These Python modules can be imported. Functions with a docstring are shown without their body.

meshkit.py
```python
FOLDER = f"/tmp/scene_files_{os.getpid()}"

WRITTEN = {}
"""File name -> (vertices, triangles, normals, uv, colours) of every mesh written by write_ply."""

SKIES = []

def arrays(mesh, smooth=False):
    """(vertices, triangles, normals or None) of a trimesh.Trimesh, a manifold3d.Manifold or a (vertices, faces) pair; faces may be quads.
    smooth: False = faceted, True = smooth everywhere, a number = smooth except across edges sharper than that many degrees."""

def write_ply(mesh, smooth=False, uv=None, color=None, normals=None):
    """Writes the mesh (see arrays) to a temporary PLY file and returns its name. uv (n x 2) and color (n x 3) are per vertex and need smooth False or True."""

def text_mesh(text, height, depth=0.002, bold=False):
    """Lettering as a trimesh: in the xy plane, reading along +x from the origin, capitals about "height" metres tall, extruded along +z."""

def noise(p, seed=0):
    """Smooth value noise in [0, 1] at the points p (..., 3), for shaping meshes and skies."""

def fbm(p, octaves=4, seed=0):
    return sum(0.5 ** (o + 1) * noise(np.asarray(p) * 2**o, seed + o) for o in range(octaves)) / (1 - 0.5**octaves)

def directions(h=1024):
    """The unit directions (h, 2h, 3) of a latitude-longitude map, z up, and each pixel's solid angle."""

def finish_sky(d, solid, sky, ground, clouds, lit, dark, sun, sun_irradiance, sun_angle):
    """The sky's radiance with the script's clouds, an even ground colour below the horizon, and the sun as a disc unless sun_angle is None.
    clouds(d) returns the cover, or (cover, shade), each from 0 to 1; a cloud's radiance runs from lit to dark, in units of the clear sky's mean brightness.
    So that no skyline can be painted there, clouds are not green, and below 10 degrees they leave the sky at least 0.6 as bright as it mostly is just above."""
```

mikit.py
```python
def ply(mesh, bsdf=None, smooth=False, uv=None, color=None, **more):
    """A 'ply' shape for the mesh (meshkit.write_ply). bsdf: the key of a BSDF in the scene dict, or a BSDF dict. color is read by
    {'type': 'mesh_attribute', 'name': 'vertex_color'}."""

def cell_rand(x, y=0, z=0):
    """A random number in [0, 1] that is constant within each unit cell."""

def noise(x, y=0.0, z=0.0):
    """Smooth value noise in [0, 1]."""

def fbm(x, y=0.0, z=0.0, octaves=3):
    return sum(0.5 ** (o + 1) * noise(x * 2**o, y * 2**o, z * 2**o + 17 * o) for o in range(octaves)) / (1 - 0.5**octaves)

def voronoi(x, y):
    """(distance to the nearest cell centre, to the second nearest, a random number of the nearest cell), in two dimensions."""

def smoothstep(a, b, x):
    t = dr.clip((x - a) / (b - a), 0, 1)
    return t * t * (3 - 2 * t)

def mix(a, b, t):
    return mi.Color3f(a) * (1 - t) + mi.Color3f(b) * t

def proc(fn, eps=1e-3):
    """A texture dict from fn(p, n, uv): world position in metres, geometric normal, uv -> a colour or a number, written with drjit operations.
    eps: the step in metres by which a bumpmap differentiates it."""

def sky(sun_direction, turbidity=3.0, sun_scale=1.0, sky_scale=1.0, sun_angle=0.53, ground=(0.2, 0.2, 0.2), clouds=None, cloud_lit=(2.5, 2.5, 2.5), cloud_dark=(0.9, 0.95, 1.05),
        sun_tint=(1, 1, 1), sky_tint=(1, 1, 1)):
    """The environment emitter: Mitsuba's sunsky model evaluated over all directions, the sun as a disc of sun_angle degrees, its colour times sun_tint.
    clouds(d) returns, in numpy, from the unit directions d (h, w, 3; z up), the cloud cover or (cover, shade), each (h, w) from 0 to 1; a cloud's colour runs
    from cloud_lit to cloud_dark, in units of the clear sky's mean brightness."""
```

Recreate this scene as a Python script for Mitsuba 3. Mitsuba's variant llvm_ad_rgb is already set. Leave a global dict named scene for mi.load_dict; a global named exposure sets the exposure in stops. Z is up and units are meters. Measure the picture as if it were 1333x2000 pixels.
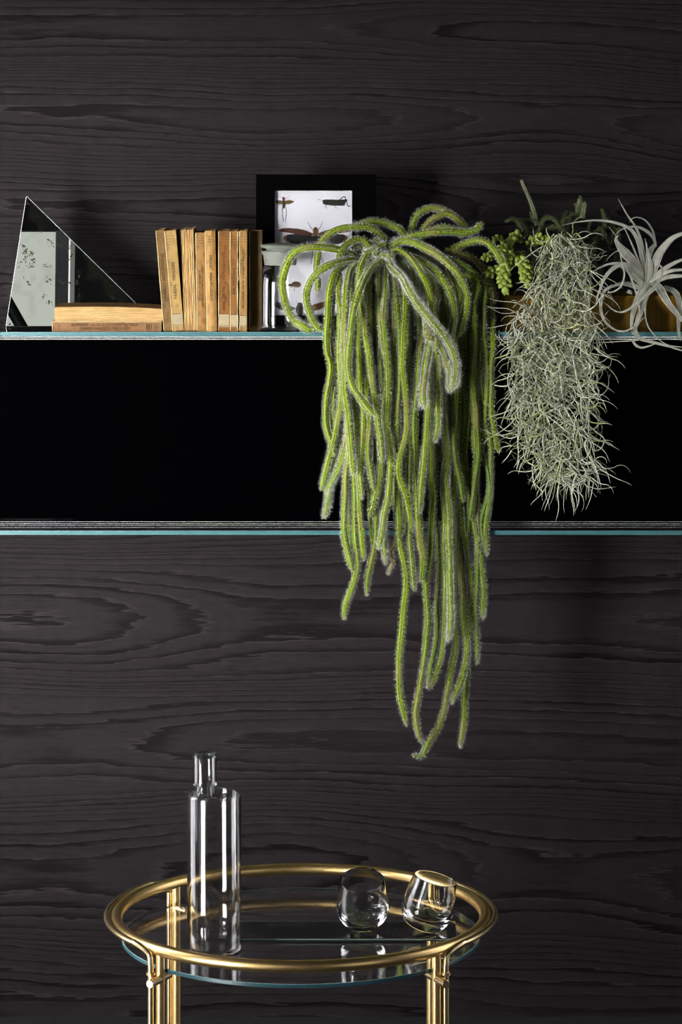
import math, random
import numpy as np, trimesh, mitsuba as mi, drjit as dr, mikit, meshkit
from mikit import noise, fbm, smoothstep, mix
T = mi.ScalarTransform4f
rng = np.random.default_rng(7)
scene, labels = {}, {}

# ---------------------------------------------------------------- camera (level, shifted lens)
F_PX, XC, YH = 6200.0, 715.0, 150.0            # focal length, vanishing point and horizon in pixels of the 1333 x 2000 frame
CAM_Y, CAM_Z = -6.53, 1.934
scene['camera'] = {'type': 'perspective', 'fov': 2 * math.degrees(math.atan(1333 / 2 / F_PX)), 'fov_axis': 'x',
                   'principal_point_offset_x': (666.5 - XC) / 1333, 'principal_point_offset_y': (1000 - YH) / 2000,
                   'to_world': T().look_at(origin=[0, CAM_Y, CAM_Z], target=[0, 0, CAM_Z], up=[0, 0, 1])}
exposure = 3.0
LAMPS = 2.0 ** -exposure      # lamp strengths below are given for exposure 0
# ---------------------------------------------------------------- lights: a gridded softbox, a low one under it and a narrow one on the left; a faint room ambience
KEY_POS, KEY_SIZE, KEY_AIM, KEY_RAD = (-1.72, -2.68, 1.17), (0.60, 1.50), (-0.45, 0.0), 108.0
LOW_POS, LOW_SIZE, LOW_AIM, LOW_RAD = (-1.60, -2.56, 0.20), (0.62, 0.40), (-0.30, -0.9), 25.0
SIDE_POS, SIDE_SIZE, SIDE_AIM, SIDE_RAD = (-1.65, -0.95, 1.42), (0.34, 1.25), (0.0, -0.55), 13.0
scene['ambience'] = {'type': 'constant', 'radiance': {'type': 'rgb', 'value': [0.006 * LAMPS, 0.006 * LAMPS, 0.007 * LAMPS]}}


def P(px, py, y):
    """World point at depth y that the lens sees at the given pixel."""
    d = y - CAM_Y
    return np.array([(px - XC) * d / F_PX, y, CAM_Z - (py - YH) * d / F_PX])


def on_plane(px, py, z):
    d = (CAM_Z - z) * F_PX / (py - YH)
    return np.array([(px - XC) * d / F_PX, CAM_Y + d, z])


# ---------------------------------------------------------------- bookkeeping
def numbered(name):
    if name not in scene and not any(k.startswith(name + '__') for k in scene):
        return name
    i = 1
    while True:
        k = f'{name}_{i:03d}'
        if k not in scene and not any(q.startswith(k + '__') for q in scene) and k not in labels:
            return k
        i += 1


def thing(name, label, cat, group=None):
    key = name if name not in labels and name not in scene else None
    i = 1
    while key is None:
        k = f'{name}_{i:03d}'
        if k not in labels:
            key = k
        i += 1
    labels[key] = {'label': label, 'category': cat}
    if group:
        labels[key]['group'] = group
    return key


def part(parent, name, mesh, mat, smooth=30, label=None, kind=None, **kw):
    base = f'{parent}__{name}' if parent else name
    key, i = base, 1
    while key in scene:
        key = f'{base}_{i:03d}'
        i += 1
    if 'color' in kw and smooth not in (True, False):
        smooth = False
    scene[key] = mesh if isinstance(mesh, dict) else mikit.ply(mesh, mat, smooth=smooth, **kw)
    if label or kind:
        labels[key] = {}
        if label:
            labels[key]['label'] = label
        if kind:
            labels[key]['kind'] = kind
    return key


def struct(name, mesh, mat, smooth=False, **kw):
    scene[name] = mikit.ply(mesh, mat, smooth=smooth, **kw)
    labels[name] = {'kind': 'structure'}


# ---------------------------------------------------------------- mesh helpers
def cat(ms):
    return trimesh.util.concatenate(list(ms))


def box(x0, x1, y0, y1, z0, z1, bev=0.0):
    if bev <= 0:
        m = trimesh.creation.box(extents=[x1 - x0, y1 - y0, z1 - z0])
        m.apply_translation([(x0 + x1) / 2, (y0 + y1) / 2, (z0 + z1) / 2])
        return m
    pts = []
    for x in (x0, x1):
        for y in (y0, y1):
            for z in (z0, z1):
                sx, sy, sz = [1 if a == b else -1 for a, b in ((x, x0), (y, y0), (z, z0))]
                pts += [[x + sx * bev, y + sy * bev, z], [x + sx * bev, y, z + sz * bev], [x, y + sy * bev, z + sz * bev]]
    return trimesh.convex.convex_hull(np.array(pts))


def lathe(profile, n=48, closed=False):
    """Profile [(r, z)...] turned about z; r = 0 ends are poles."""
    pr = np.array(profile, float)
    a = np.arange(n) * 2 * np.pi / n
    v = np.stack([np.outer(pr[:, 0], np.cos(a)), np.outer(pr[:, 0], np.sin(a)), np.repeat(pr[:, 1:2], n, 1)], -1).reshape(-1, 3)
    k = len(pr)
    rows = [(i, (i + 1) % k) for i in range(k if closed else k - 1)]
    f = []
    j = np.arange(n)
    jn = (j + 1) % n
    for i, i2 in rows:
        f.append(np.stack([i * n + j, i * n + jn, i2 * n + jn], 1))
        f.append(np.stack([i * n + j, i2 * n + jn, i2 * n + j], 1))
    m = trimesh.Trimesh(v, np.vstack(f), process=True, merge_tex=False, merge_norm=False)
    m.update_faces(m.nondegenerate_faces())
    m.remove_unreferenced_vertices()
    return m


def smooth_path(pts, step):
    """Catmull-Rom through pts, resampled about every step metres."""
    p = np.array(pts, float)
    if len(p) == 2:
        q = p
    else:
        e = np.vstack([2 * p[0] - p[1], p, 2 * p[-1] - p[-2]])
        out = []
        t = np.linspace(0, 1, 12, endpoint=False)[:, None]
        for i in range(len(p) - 1):
            a, b, c, d = e[i:i + 4]
            out.append(0.5 * (2 * b + (c - a) * t + (2 * a - 5 * b + 4 * c - d) * t**2 + (3 * b - a - 3 * c + d) * t**3))
        q = np.vstack(out + [p[-1:]])
    s = np.r_[0, np.cumsum(np.linalg.norm(np.diff(q, axis=0), axis=1))]
    n = max(3, int(s[-1] / step) + 1)
    u = np.linspace(0, s[-1], n)
    return np.stack([np.interp(u, s, q[:, k]) for k in range(3)], 1)


def frames(p, up=None):
    t = np.gradient(p, axis=0)
    t /= np.linalg.norm(t, axis=1, keepdims=True) + 1e-12
    if up is not None:
        b = np.cross(t, up)
        b /= np.linalg.norm(b, axis=1, keepdims=True) + 1e-9
        return t, np.cross(b, t), b
    a = np.cross(t[0], [0, 0, 1.0] if abs(t[0][2]) < 0.9 else [1.0, 0, 0])
    a /= np.linalg.norm(a)
    A = [a]
    for i in range(1, len(p)):
        a = a - t[i] * (a @ t[i])
        a /= np.linalg.norm(a) + 1e-12
        A.append(a)
    A = np.array(A)
    return t, A, np.cross(t, A)


def grid_faces(n, k, wrap=True):
    i, j = np.meshgrid(np.arange(n - 1), np.arange(k if wrap else k - 1), indexing='ij')
    a, b, c, d = i * k + j, i * k + (j + 1) % k, (i + 1) * k + (j + 1) % k, (i + 1) * k + j
    return np.vstack([np.stack([a, b, c], -1).reshape(-1, 3), np.stack([a, c, d], -1).reshape(-1, 3)])


def tube(p, r, sides=12, caps=True):
    p = np.asarray(p, float)
    r = np.broadcast_to(r, (len(p),)).astype(float)
    t, A, B = frames(p)
    ang = np.arange(sides) * 2 * np.pi / sides
    v = (p[:, None] + r[:, None, None] * (np.cos(ang)[None, :, None] * A[:, None] + np.sin(ang)[None, :, None] * B[:, None])).reshape(-1, 3)
    f = grid_faces(len(p), sides)
    if caps:
        n = len(v)
        v = np.vstack([v, p[:1], p[-1:]])
        j = np.arange(sides)
        e = (len(p) - 1) * sides
        f = np.vstack([f, np.stack([j * 0 + n, (j + 1) % sides, j], 1), np.stack([j * 0 + n + 1, e + j, e + (j + 1) % sides], 1)])
    return trimesh.Trimesh(v, f, process=False)


def rod(a, b, r, sides=20, bev=0.0012):
    a, b = np.array(a, float), np.array(b, float)
    d = (b - a) / np.linalg.norm(b - a)
    p = np.array([a, a + d * bev, b - d * bev, b])
    return tube(p, [r - bev, r, r, r - bev], sides)


def prism(poly, y0, y1):
    """An (x, z) polygon extruded from y0 to y1."""
    from shapely.geometry import Polygon
    m = trimesh.creation.extrude_polygon(Polygon(poly).buffer(0), abs(y1 - y0), engine='earcut')
    v = m.vertices
    m.vertices = np.stack([v[:, 0], max(y0, y1) - v[:, 2], v[:, 1]], 1)
    return m


def moved(m, M):
    m = m.copy()
    m.apply_transform(M)
    return m


def rot(axis, deg, point=(0, 0, 0)):
    return trimesh.transformations.rotation_matrix(math.radians(deg), axis, point)


def shift(*v):
    return trimesh.transformations.translation_matrix(v)


# ---------------------------------------------------------------- materials
def lin(r, g, b):
    return [((c / 255 + 0.055) / 1.055) ** 2.4 if c > 10 else c / 255 / 12.92 for c in (r, g, b)]


def rgb(c):
    return {'type': 'rgb', 'value': [float(x) for x in c]}


def pbr(c, rough=0.5, metal=0.0, spec=0.5, **kw):
    return {'type': 'twosided', 'bsdf': {'type': 'principled', 'base_color': c if isinstance(c, dict) else rgb(c), 'roughness': rough, 'metallic': metal, 'specular': spec, **kw}}


VCOL = {'type': 'mesh_attribute', 'name': 'vertex_color'}
CENTRES = [-0.25, 0.02, 0.285, 0.549, 0.812, 1.08, 1.30, 1.485, 1.66, 1.834, 2.008, 2.19, 2.4]   # heights of the cathedral figures of the veneer


def grain_phase(p):
    x, z = p.x, p.z
    z2 = z + (noise(x * 0.9 + 3.1, z * 2.6) - 0.5) * 0.075 + (noise(x * 3.3 + 1.7, z * 7.0) - 0.5) * 0.020
    s = mi.Float(0)
    for a, b in zip(CENTRES[:-1], CENTRES[1:]):
        s = s + dr.clip((z2 - a) / (b - a), 0, 1)
    u = s - dr.floor(s + 0.5)
    d = 0.02 + 0.46 * noise(x * 1.9 + 7.3, dr.floor(s + 0.5) * 3.7 + 0.5) * (1 - smoothstep(0.25, 0.5, dr.abs(u))) + 0.06 * smoothstep(0.1, 0.5, dr.abs(u))
    jag = (noise(x * 11, z * 170) - 0.5) * 0.30 + (noise(x * 46, z * 420) - 0.5) * 0.16
    w = dr.abs(u)
    return 11.0 * dr.sqrt(u * u + d * d) + 28.0 * w * w * w + jag + 1.5 * noise(x * 0.7, z * 1.1)


def wood(p, n, uv):
    r = grain_phase(p)
    f = r - dr.floor(r)
    dark = smoothstep(0.55, 0.93, f) * (1 - smoothstep(0.975, 1.0, f))
    line = smoothstep(0.0, 0.03, f) * (1 - smoothstep(0.03, 0.16, f))
    k = 0.35 + 0.65 * noise(dr.floor(r) * 1.7, p.x * 1.3)
    pores = smoothstep(0.60, 0.85, noise(p.x * 36, p.z * 900)) * 0.6 + (noise(p.x * 9, p.z * 520) - 0.5) * 0.35
    tone = fbm(p.x * 1.6, p.z * 4.2, 3.3, 3)
    c = mix((0.0126, 0.0100, 0.0111), (0.0184, 0.0154, 0.0164), tone)
    c = c * (1 - 0.80 * dark * k) * (1 + 0.65 * line * k) * (1 - 0.36 * pores)
    return c


def wood_relief(p, n, uv):
    r = grain_phase(p)
    f = r - dr.floor(r)
    return dr.clip(0.5 + 0.5 * smoothstep(0.0, 0.06, f) * (1 - smoothstep(0.3, 1.0, f)) + 0.12 * noise(p.x * 30, p.z * 800), 0, 1)


scene['mat_wood'] = {'type': 'bumpmap', 'arbitrary': mikit.proc(wood_relief, eps=6e-4), 'scale': 0.00045,
                     'bsdf': {'type': 'principled', 'base_color': mikit.proc(wood), 'roughness': 0.6, 'specular': 0.04}}
scene['mat_wood'] = {'type': 'twosided', 'bsdf': scene['mat_wood']}
scene['mat_floor'] = pbr(mikit.proc(lambda p, n, uv: mix((0.004, 0.0046, 0.0042), (0.010, 0.011, 0.010), noise(p.x * 700, p.y * 160))), 0.8)
scene['mat_teal_edge'] = pbr(mikit.proc(lambda p, n, uv: mix((0.036, 0.108, 0.122), (0.058, 0.150, 0.160), noise(p.x * 3, p.y * 3, p.z * 420))), 0.25, spec=0.7)
scene['mat_table_edge'] = pbr((0.022, 0.066, 0.086), 0.30, spec=0.3)
scene['mat_edge_inside'] = pbr((0.016, 0.017, 0.017), 0.8, spec=0.05)
scene['mat_bevel'] = pbr((0.30, 0.48, 0.48), 0.3)
scene['mat_pane'] = {'type': 'thindielectric', 'int_ior': 1.5}
scene['mat_glass'] = {'type': 'dielectric', 'int_ior': 1.5}
scene['mat_black_glass'] = pbr((0.0003, 0.0003, 0.0005), 0.04, spec=0.5)
scene['mat_black_body'] = pbr((0.006, 0.006, 0.007), 0.6)
scene['mat_aluminium'] = pbr((0.75, 0.76, 0.80), 0.28, metal=1.0)
scene['mat_steel'] = pbr((0.80, 0.80, 0.80), 0.15, metal=1.0)
scene['mat_brass'] = pbr((0.90, 0.63, 0.265), 0.34, metal=1.0)
scene['mat_brass_pale'] = pbr((0.90, 0.69, 0.37), 0.28, metal=1.0)
scene['mat_trough'] = pbr(mikit.proc(lambda p, n, uv: mix((0.62, 0.36, 0.06), (0.80, 0.52, 0.13), noise(p.x * 420, p.z * 5, p.y * 400))), 0.18, metal=1.0)
scene['mat_soil'] = pbr((0.02, 0.015, 0.011), 0.9)
scene['mat_smoked'] = pbr((0.010, 0.011, 0.011), 0.03, spec=1.0, clearcoat=1.0, clearcoat_gloss=1.0)
scene['mat_cut_glass'] = pbr((0.13, 0.18, 0.165), 0.25)
scene['mat_grey_line'] = pbr((0.27, 0.27, 0.29), 0.4)
scene['mat_white_edge'] = pbr((0.85, 0.88, 0.88), 0.2)
scene['mat_frame'] = {'type': 'twosided', 'bsdf': {'type': 'diffuse', 'reflectance': rgb((0.0014, 0.0014, 0.0016))}}
scene['mat_paper'] = pbr((0.56, 0.56, 0.61), 0.8, spec=0.1)
scene['mat_vcol'] = pbr(VCOL, 0.6, spec=0.3)
scene['mat_stem'] = pbr(VCOL, 0.5, spec=0.15)
scene['mat_spine'] = {'type': 'twosided', 'bsdf': {'type': 'diffuse', 'reflectance': rgb((0.82, 0.82, 0.74))}}
scene['mat_spine_brown'] = {'type': 'twosided', 'bsdf': {'type': 'diffuse', 'reflectance': rgb((0.42, 0.27, 0.14))}}
scene['mat_pot'] = pbr((0.015, 0.014, 0.013), 0.7)
scene['mat_ink'] = pbr((0.030, 0.015, 0.007), 0.8, spec=0.1)
scene['mat_ink_faint'] = pbr((0.075, 0.042, 0.017), 0.8, spec=0.1)
scene['mat_label'] = pbr(mikit.proc(lambda p, n, uv: mix((0.24, 0.19, 0.11), (0.33, 0.275, 0.175), fbm(p.x * 90, p.y * 90, p.z * 90))), 0.8, spec=0.1)
scene['mat_pages'] = pbr(mikit.proc(lambda p, n, uv: mix((0.40, 0.24, 0.095), (0.68, 0.47, 0.23), noise(p.x * 1500, p.y * 900, p.z * 25)) * (0.7 + 0.5 * fbm(p.x * 40, p.y * 60, p.z * 30))), 0.9, spec=0.05)
scene['mat_pages_flat'] = pbr(mikit.proc(lambda p, n, uv: mix((0.25, 0.145, 0.05), (0.48, 0.32, 0.145), noise(p.x * 18, p.y * 40, p.z * 1500)) * (0.75 + 0.5 * fbm(p.x * 40, p.y * 60, p.z * 90))), 0.9, spec=0.05)
scene['mat_torn'] = pbr((0.46, 0.36, 0.20), 0.9, spec=0.05)
scene['mat_frost_lid'] = {'type': 'principledthin', 'base_color': rgb((0.36, 0.39, 0.33)), 'roughness': 0.6, 'diff_trans': 0.8, 'spec_trans': 0.2, 'eta': 1.3}
scene['mat_frost'] = {'type': 'principledthin', 'base_color': rgb((0.38, 0.40, 0.36)), 'roughness': 0.7, 'diff_trans': 0.9, 'spec_trans': 0.25, 'eta': 1.3}
scene['mat_moss'] = pbr(VCOL, 0.6, spec=0.25)
scene['mat_leaf_grey'] = {'type': 'principledthin', 'base_color': VCOL, 'roughness': 0.55, 'diff_trans': 0.35}
scene['mat_sedum'] = pbr(mikit.proc(lambda p, n, uv: mix((0.165, 0.225, 0.030), (0.260, 0.325, 0.060), fbm(p.x * 60, p.y * 60, p.z * 60))), 0.4, spec=0.4, sheen=0.3)
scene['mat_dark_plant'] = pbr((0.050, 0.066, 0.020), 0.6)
scene['mat_black_metal'] = pbr((0.01, 0.01, 0.01), 0.5)
scene['mat_wall_far'] = pbr((0.02, 0.02, 0.021), 0.8)


def book_cover(c, seed):
    lo, hi = tuple(float(x) * 0.36 for x in c), tuple(float(x) * 0.68 for x in c)

    def fn(p, n, uv):
        a = fbm(p.x * 45 + seed, p.y * 45, p.z * 28, 3)
        b = smoothstep(0.62, 0.78, noise(p.x * 160 + seed, p.y * 160, p.z * 70))
        return mix(lo, hi, a) * (1 - 0.25 * b)
    return pbr(mikit.proc(fn), 0.65, spec=0.25)


# ---------------------------------------------------------------- the setting
WALL_W = 2.6
struct('wall_back', box(-2.4, 2.4, 0.0, 0.06, 0.0, 2.9), 'mat_wood')
struct('floor', box(-2.4, 2.4, -8.2, 0.06, -0.05, 0.0), 'mat_floor')
# far wall behind the photographer with the window that the mirror shows
WY = -8.0


def far_x(px):       # x on the far wall whose mirror image in an upright mirror at y = -0.2 is seen at pixel column px
    return (px - XC) / F_PX * ((-0.2 - CAM_Y) + (-0.2 - WY))


wx = [far_x(a) for a in (-40, 108, 113, 131, 134, 145)]
z0w, z1w = 1.02, 2.34
struct('wall_far', cat([box(-2.4, wx[0], WY - 0.1, WY, 0, 2.9), box(wx[5], -0.62, WY - 0.1, WY, 0, 2.9), box(wx[0], wx[5], WY - 0.1, WY, 0, z0w), box(wx[0], wx[5], WY - 0.1, WY, z1w, 2.9)]), 'mat_wall_far')


def glow(v):
    return {'type': 'area', 'radiance': rgb([x * LAMPS for x in v])}


def lit_pane(name, x0, x1, v):
    scene[name] = {**mikit.ply(box(x0, x1, WY - 0.06, WY - 0.05, z0w, z1w), 'mat_wall_far'), 'emitter': glow(v)}


lit_pane('window_1__sheer_blind', wx[0], wx[1], (0.50, 0.52, 0.475))
lit_pane('window_1__pane', wx[3], wx[4], (1.0, 1.0, 1.0))
lit_pane('window_1__curtain', wx[4], wx[5], (0.16, 0.155, 0.15))
scene['window_1__frame'] = mikit.ply(cat([box(wx[1], wx[3], WY - 0.08, WY + 0.02, z0w, z1w), box(wx[0], wx[5], WY - 0.08, WY + 0.02, z0w - 0.03, z0w)]), pbr((0.2, 0.2, 0.21), 0.6))
labels['window_1'] = {'kind': 'structure'}


struct('wall_right', cat([box(2.4, 2.46, -8.2, -1.5, 0, 2.9), box(2.4, 2.46, -0.15, 0.06, 0, 2.9), box(2.4, 2.46, -1.5, -0.15, 2.6, 2.9)]), 'mat_wall_far')
scene['window_2__pane'] = {**mikit.ply(box(2.42, 2.43, -1.5, -0.15, 0.0, 2.6), 'mat_wall_far'), 'emitter': glow((2.2, 2.2, 2.32))}
# pale curtained window in the left wall, close to the panelled wall
struct('wall_left', cat([box(-2.46, -2.4, -8.2, -1.35, 0, 2.9), box(-2.46, -2.4, -0.12, 0.06, 0, 2.9), box(-2.46, -2.4, -1.35, -0.12, 2.5, 2.9)]), 'mat_wall_far')
scene['window_3__curtain'] = {**mikit.ply(box(-2.43, -2.42, -1.35, -0.12, 0.0, 2.5), 'mat_wall_far'), 'emitter': glow((4.6, 4.6, 4.9))}
labels['window_3'] = {'kind': 'structure'}
for n_, x_, y0_, y1_, v_ in ((4, 2.39, -6.3, -3.6, 0.7), (5, -2.39, -6.4, -4.2, 1.1)):     # pale blinds further back on both side walls
    scene[f'window_{n_}__blind'] = {**mikit.ply(box(x_ - 0.004, x_ + 0.004, y0_, y1_, 0.1, 2.6), 'mat_wall_far'), 'emitter': glow((v_, v_, v_ * 1.05))}
    labels[f'window_{n_}'] = {'kind': 'structure'}
labels['window_2'] = {'kind': 'structure'}


# ---------------------------------------------------------------- the two softboxes
def softbox(pos, size, aim, rad, label, grid=True):
    k = thing('softbox', label, 'studio light', 'strip softboxes left of the shelf')
    d = np.array([aim[0] - pos[0], aim[1] - pos[1], 0.0])
    d /= np.linalg.norm(d)
    yaw = math.degrees(math.atan2(d[1], d[0]))
    M = shift(*pos) @ rot([0, 0, 1], yaw)
    w, h = size[0] / 2, size[1] / 2
    face = trimesh.Trimesh([[0, -w, -h], [0, w, -h], [0, w, h], [0, -w, h]], [[0, 1, 2], [0, 2, 3]], process=False)
    scene[f'{k}__diffuser'] = {**mikit.ply(moved(face, M), 'mat_white_edge'), 'emitter': glow((rad, rad * 0.985, rad * 0.96))}
    n_slat = max(2, round(size[0] / 0.06))
    n_row = round(size[1] / 0.036)
    for i in range(n_row + 1 if grid else 0):      # black grid: horizontal blades
        v_ = -h + size[1] * i / n_row
        part(k, 'louvre', moved(box(0.002, 0.088, -w, w, v_ - 0.0006, v_ + 0.0006), M), 'mat_black_metal', smooth=False)
    for i in range(n_slat + 1 if grid else 0):      # black vertical louvres keep the light off the right of the wall
        v_ = -w + size[0] * i / n_slat
        part(k, 'louvre', moved(box(0.002, 0.088, v_ - 0.001, v_ + 0.001, -h, h), M), 'mat_black_metal', smooth=False)
    back = trimesh.convex.convex_hull(np.array([[-0.006, s * w * 1.02, t * h * 1.02] for s in (-1, 1) for t in (-1, 1)] + [[-0.22, s * 0.07, t * 0.07] for s in (-1, 1) for t in (-1, 1)]))
    part(k, 'housing', moved(back, M), 'mat_black_metal', smooth=False)
    c = np.array(pos) - d * 0.24
    if pos[2] > 0.5:
        part(k, 'stand', cat([rod([c[0], c[1], 0.32], [c[0], c[1], pos[2] + 0.05], 0.013)] + [rod([c[0], c[1], 0.36], [c[0] + 0.3 * math.cos(a), c[1] + 0.3 * math.sin(a), 0.01], 0.009) for a in (0.4, 2.5, 4.6)]), 'mat_black_metal')


softbox(KEY_POS, KEY_SIZE, KEY_AIM, KEY_RAD, 'tall gridded softbox standing far to the left in front of the wall')
softbox(LOW_POS, LOW_SIZE, LOW_AIM, LOW_RAD, 'low softbox near the floor under the tall gridded one', False)
softbox(SIDE_POS, SIDE_SIZE, SIDE_AIM, SIDE_RAD, 'narrow strip softbox close to the wall at the left', False)
# tripod whose leg crosses the mirror image
tk = thing('camera_tripod', 'black tripod whose leg is reflected across the foot of the triangular mirror', 'tripod')
a0, a1 = far_x(70), far_x(10)
part(tk, 'leg', rod([-0.40, -7.65, 0.01], [-1.715, -7.65, 2.27], 0.0255), 'mat_black_metal')
part(tk, 'leg', rod([-1.70, -7.65, 2.25], [-2.10, -7.45, 0.01], 0.0255), 'mat_black_metal')
part(tk, 'leg', rod([-1.70, -7.66, 2.25], [-1.95, -7.90, 0.01], 0.0255), 'mat_black_metal')

# ---------------------------------------------------------------- wall cabinet
FY = -0.33                        # front edge of the glass shelves
ZT, ZB, TH = 1.436, 1.048, 0.0088
cab = thing('wall_cabinet', 'wide wall-hung black glass cabinet between two teal-edged glass shelves', 'cabinet')
CX0, CX1 = -1.15, 1.25


def pane_with_edge(parent, name, z):
    sheet = trimesh.Trimesh([[CX0, FY, z], [CX1, FY, z], [CX1, -0.001, z], [CX0, -0.001, z]], [[0, 1, 2], [0, 2, 3]], process=False)
    k = part(parent, name, sheet, 'mat_pane', smooth=False, label='clear glass shelf')
    e = [box(CX0, CX1, FY, FY + 0.0012, z - TH, z - 0.0002), box(CX0, CX0 + 0.0012, FY, -0.001, z - TH, z - 0.0002), box(CX1 - 0.0012, CX1, FY, -0.001, z - TH, z - 0.0002)]
    part(k, 'edge', cat(e), 'mat_teal_edge', smooth=False, label='polished teal edge of the glass shelf')


pane_with_edge(cab, 'top_shelf', ZT)
pane_with_edge(cab, 'bottom_shelf', ZB)
RY = FY + 0.085                   # recessed black glass front
part(cab, 'body', box(CX0 + 0.02, CX1 - 0.02, RY + 0.012, -0.001, ZB + 0.001, ZT - TH), 'mat_black_body')
part(cab, 'door', box(CX0 + 0.02, CX1 - 0.02, RY, RY + 0.010, ZB + 0.006, ZT - TH - 0.006), 'mat_black_glass', smooth=False, label='glossy black glass front')


def strip(y, z0, z1):
    return box(CX0 + 0.02, CX1 - 0.02, y, y + 0.004, z0, z1, 0.0003)


zt_ = ZT - TH
top_rail = part(cab, 'rail', box(CX0 + 0.02, CX1 - 0.02, FY + 0.004, FY + 0.012, zt_ - 0.0072, zt_, 0), 'mat_black_glass', smooth=False, label='dark rail with two bright aluminium lines')
for q in (0.0010, 0.0050):
    part(top_rail, 'bright_line', strip(FY + 0.0025, zt_ - q - 0.0017, zt_ - q), 'mat_white_edge', smooth=False)
low_rail = part(cab, 'rail', box(CX0 + 0.02, CX1 - 0.02, RY - 0.004, RY + 0.008, ZB + 0.0002, ZB + 0.0068, 0), 'mat_black_glass', smooth=False, label='dark rail with two bright aluminium lines')
for q in (0.0012, 0.0052):
    part(low_rail, 'bright_line', strip(RY - 0.0055, ZB + q, ZB + q + 0.0011), 'mat_grey_line', smooth=False)

# ---------------------------------------------------------------- antique mirror
my = -0.20
A, B, C = P(12, 637.4, my), P(50, 384, my), P(310, 637.4, my)
for q in (A, C):
    q[2] = ZT + 0.001
mir = thing('triangular_mirror', 'triangular antiqued mirror with bright edges behind the lying books', 'mirror')
Mm = rot([1, 0, 0], -4.0, (0, my, ZT))


def spots(p, n, uv):
    a = fbm(p.x * 26 + 1.5, p.z * 26, 0.0, 4)
    vein = 1 - smoothstep(0.0, 0.05, dr.abs(a - 0.5))
    speck = smoothstep(0.50, 0.66, noise(p.x * 420, p.z * 420)) * smoothstep(0.35, 0.6, noise(p.x * 120 + 9, p.z * 120))
    patch = smoothstep(0.34, 0.52, noise(p.x * 13 + 4, p.z * 17))
    haze = smoothstep(0.5, 0.75, fbm(p.x * 33, p.z * 33, 5.0, 3)) * 0.10
    return dr.clip(vein * speck * patch * 1.3 + haze, 0, 0.85)


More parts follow.
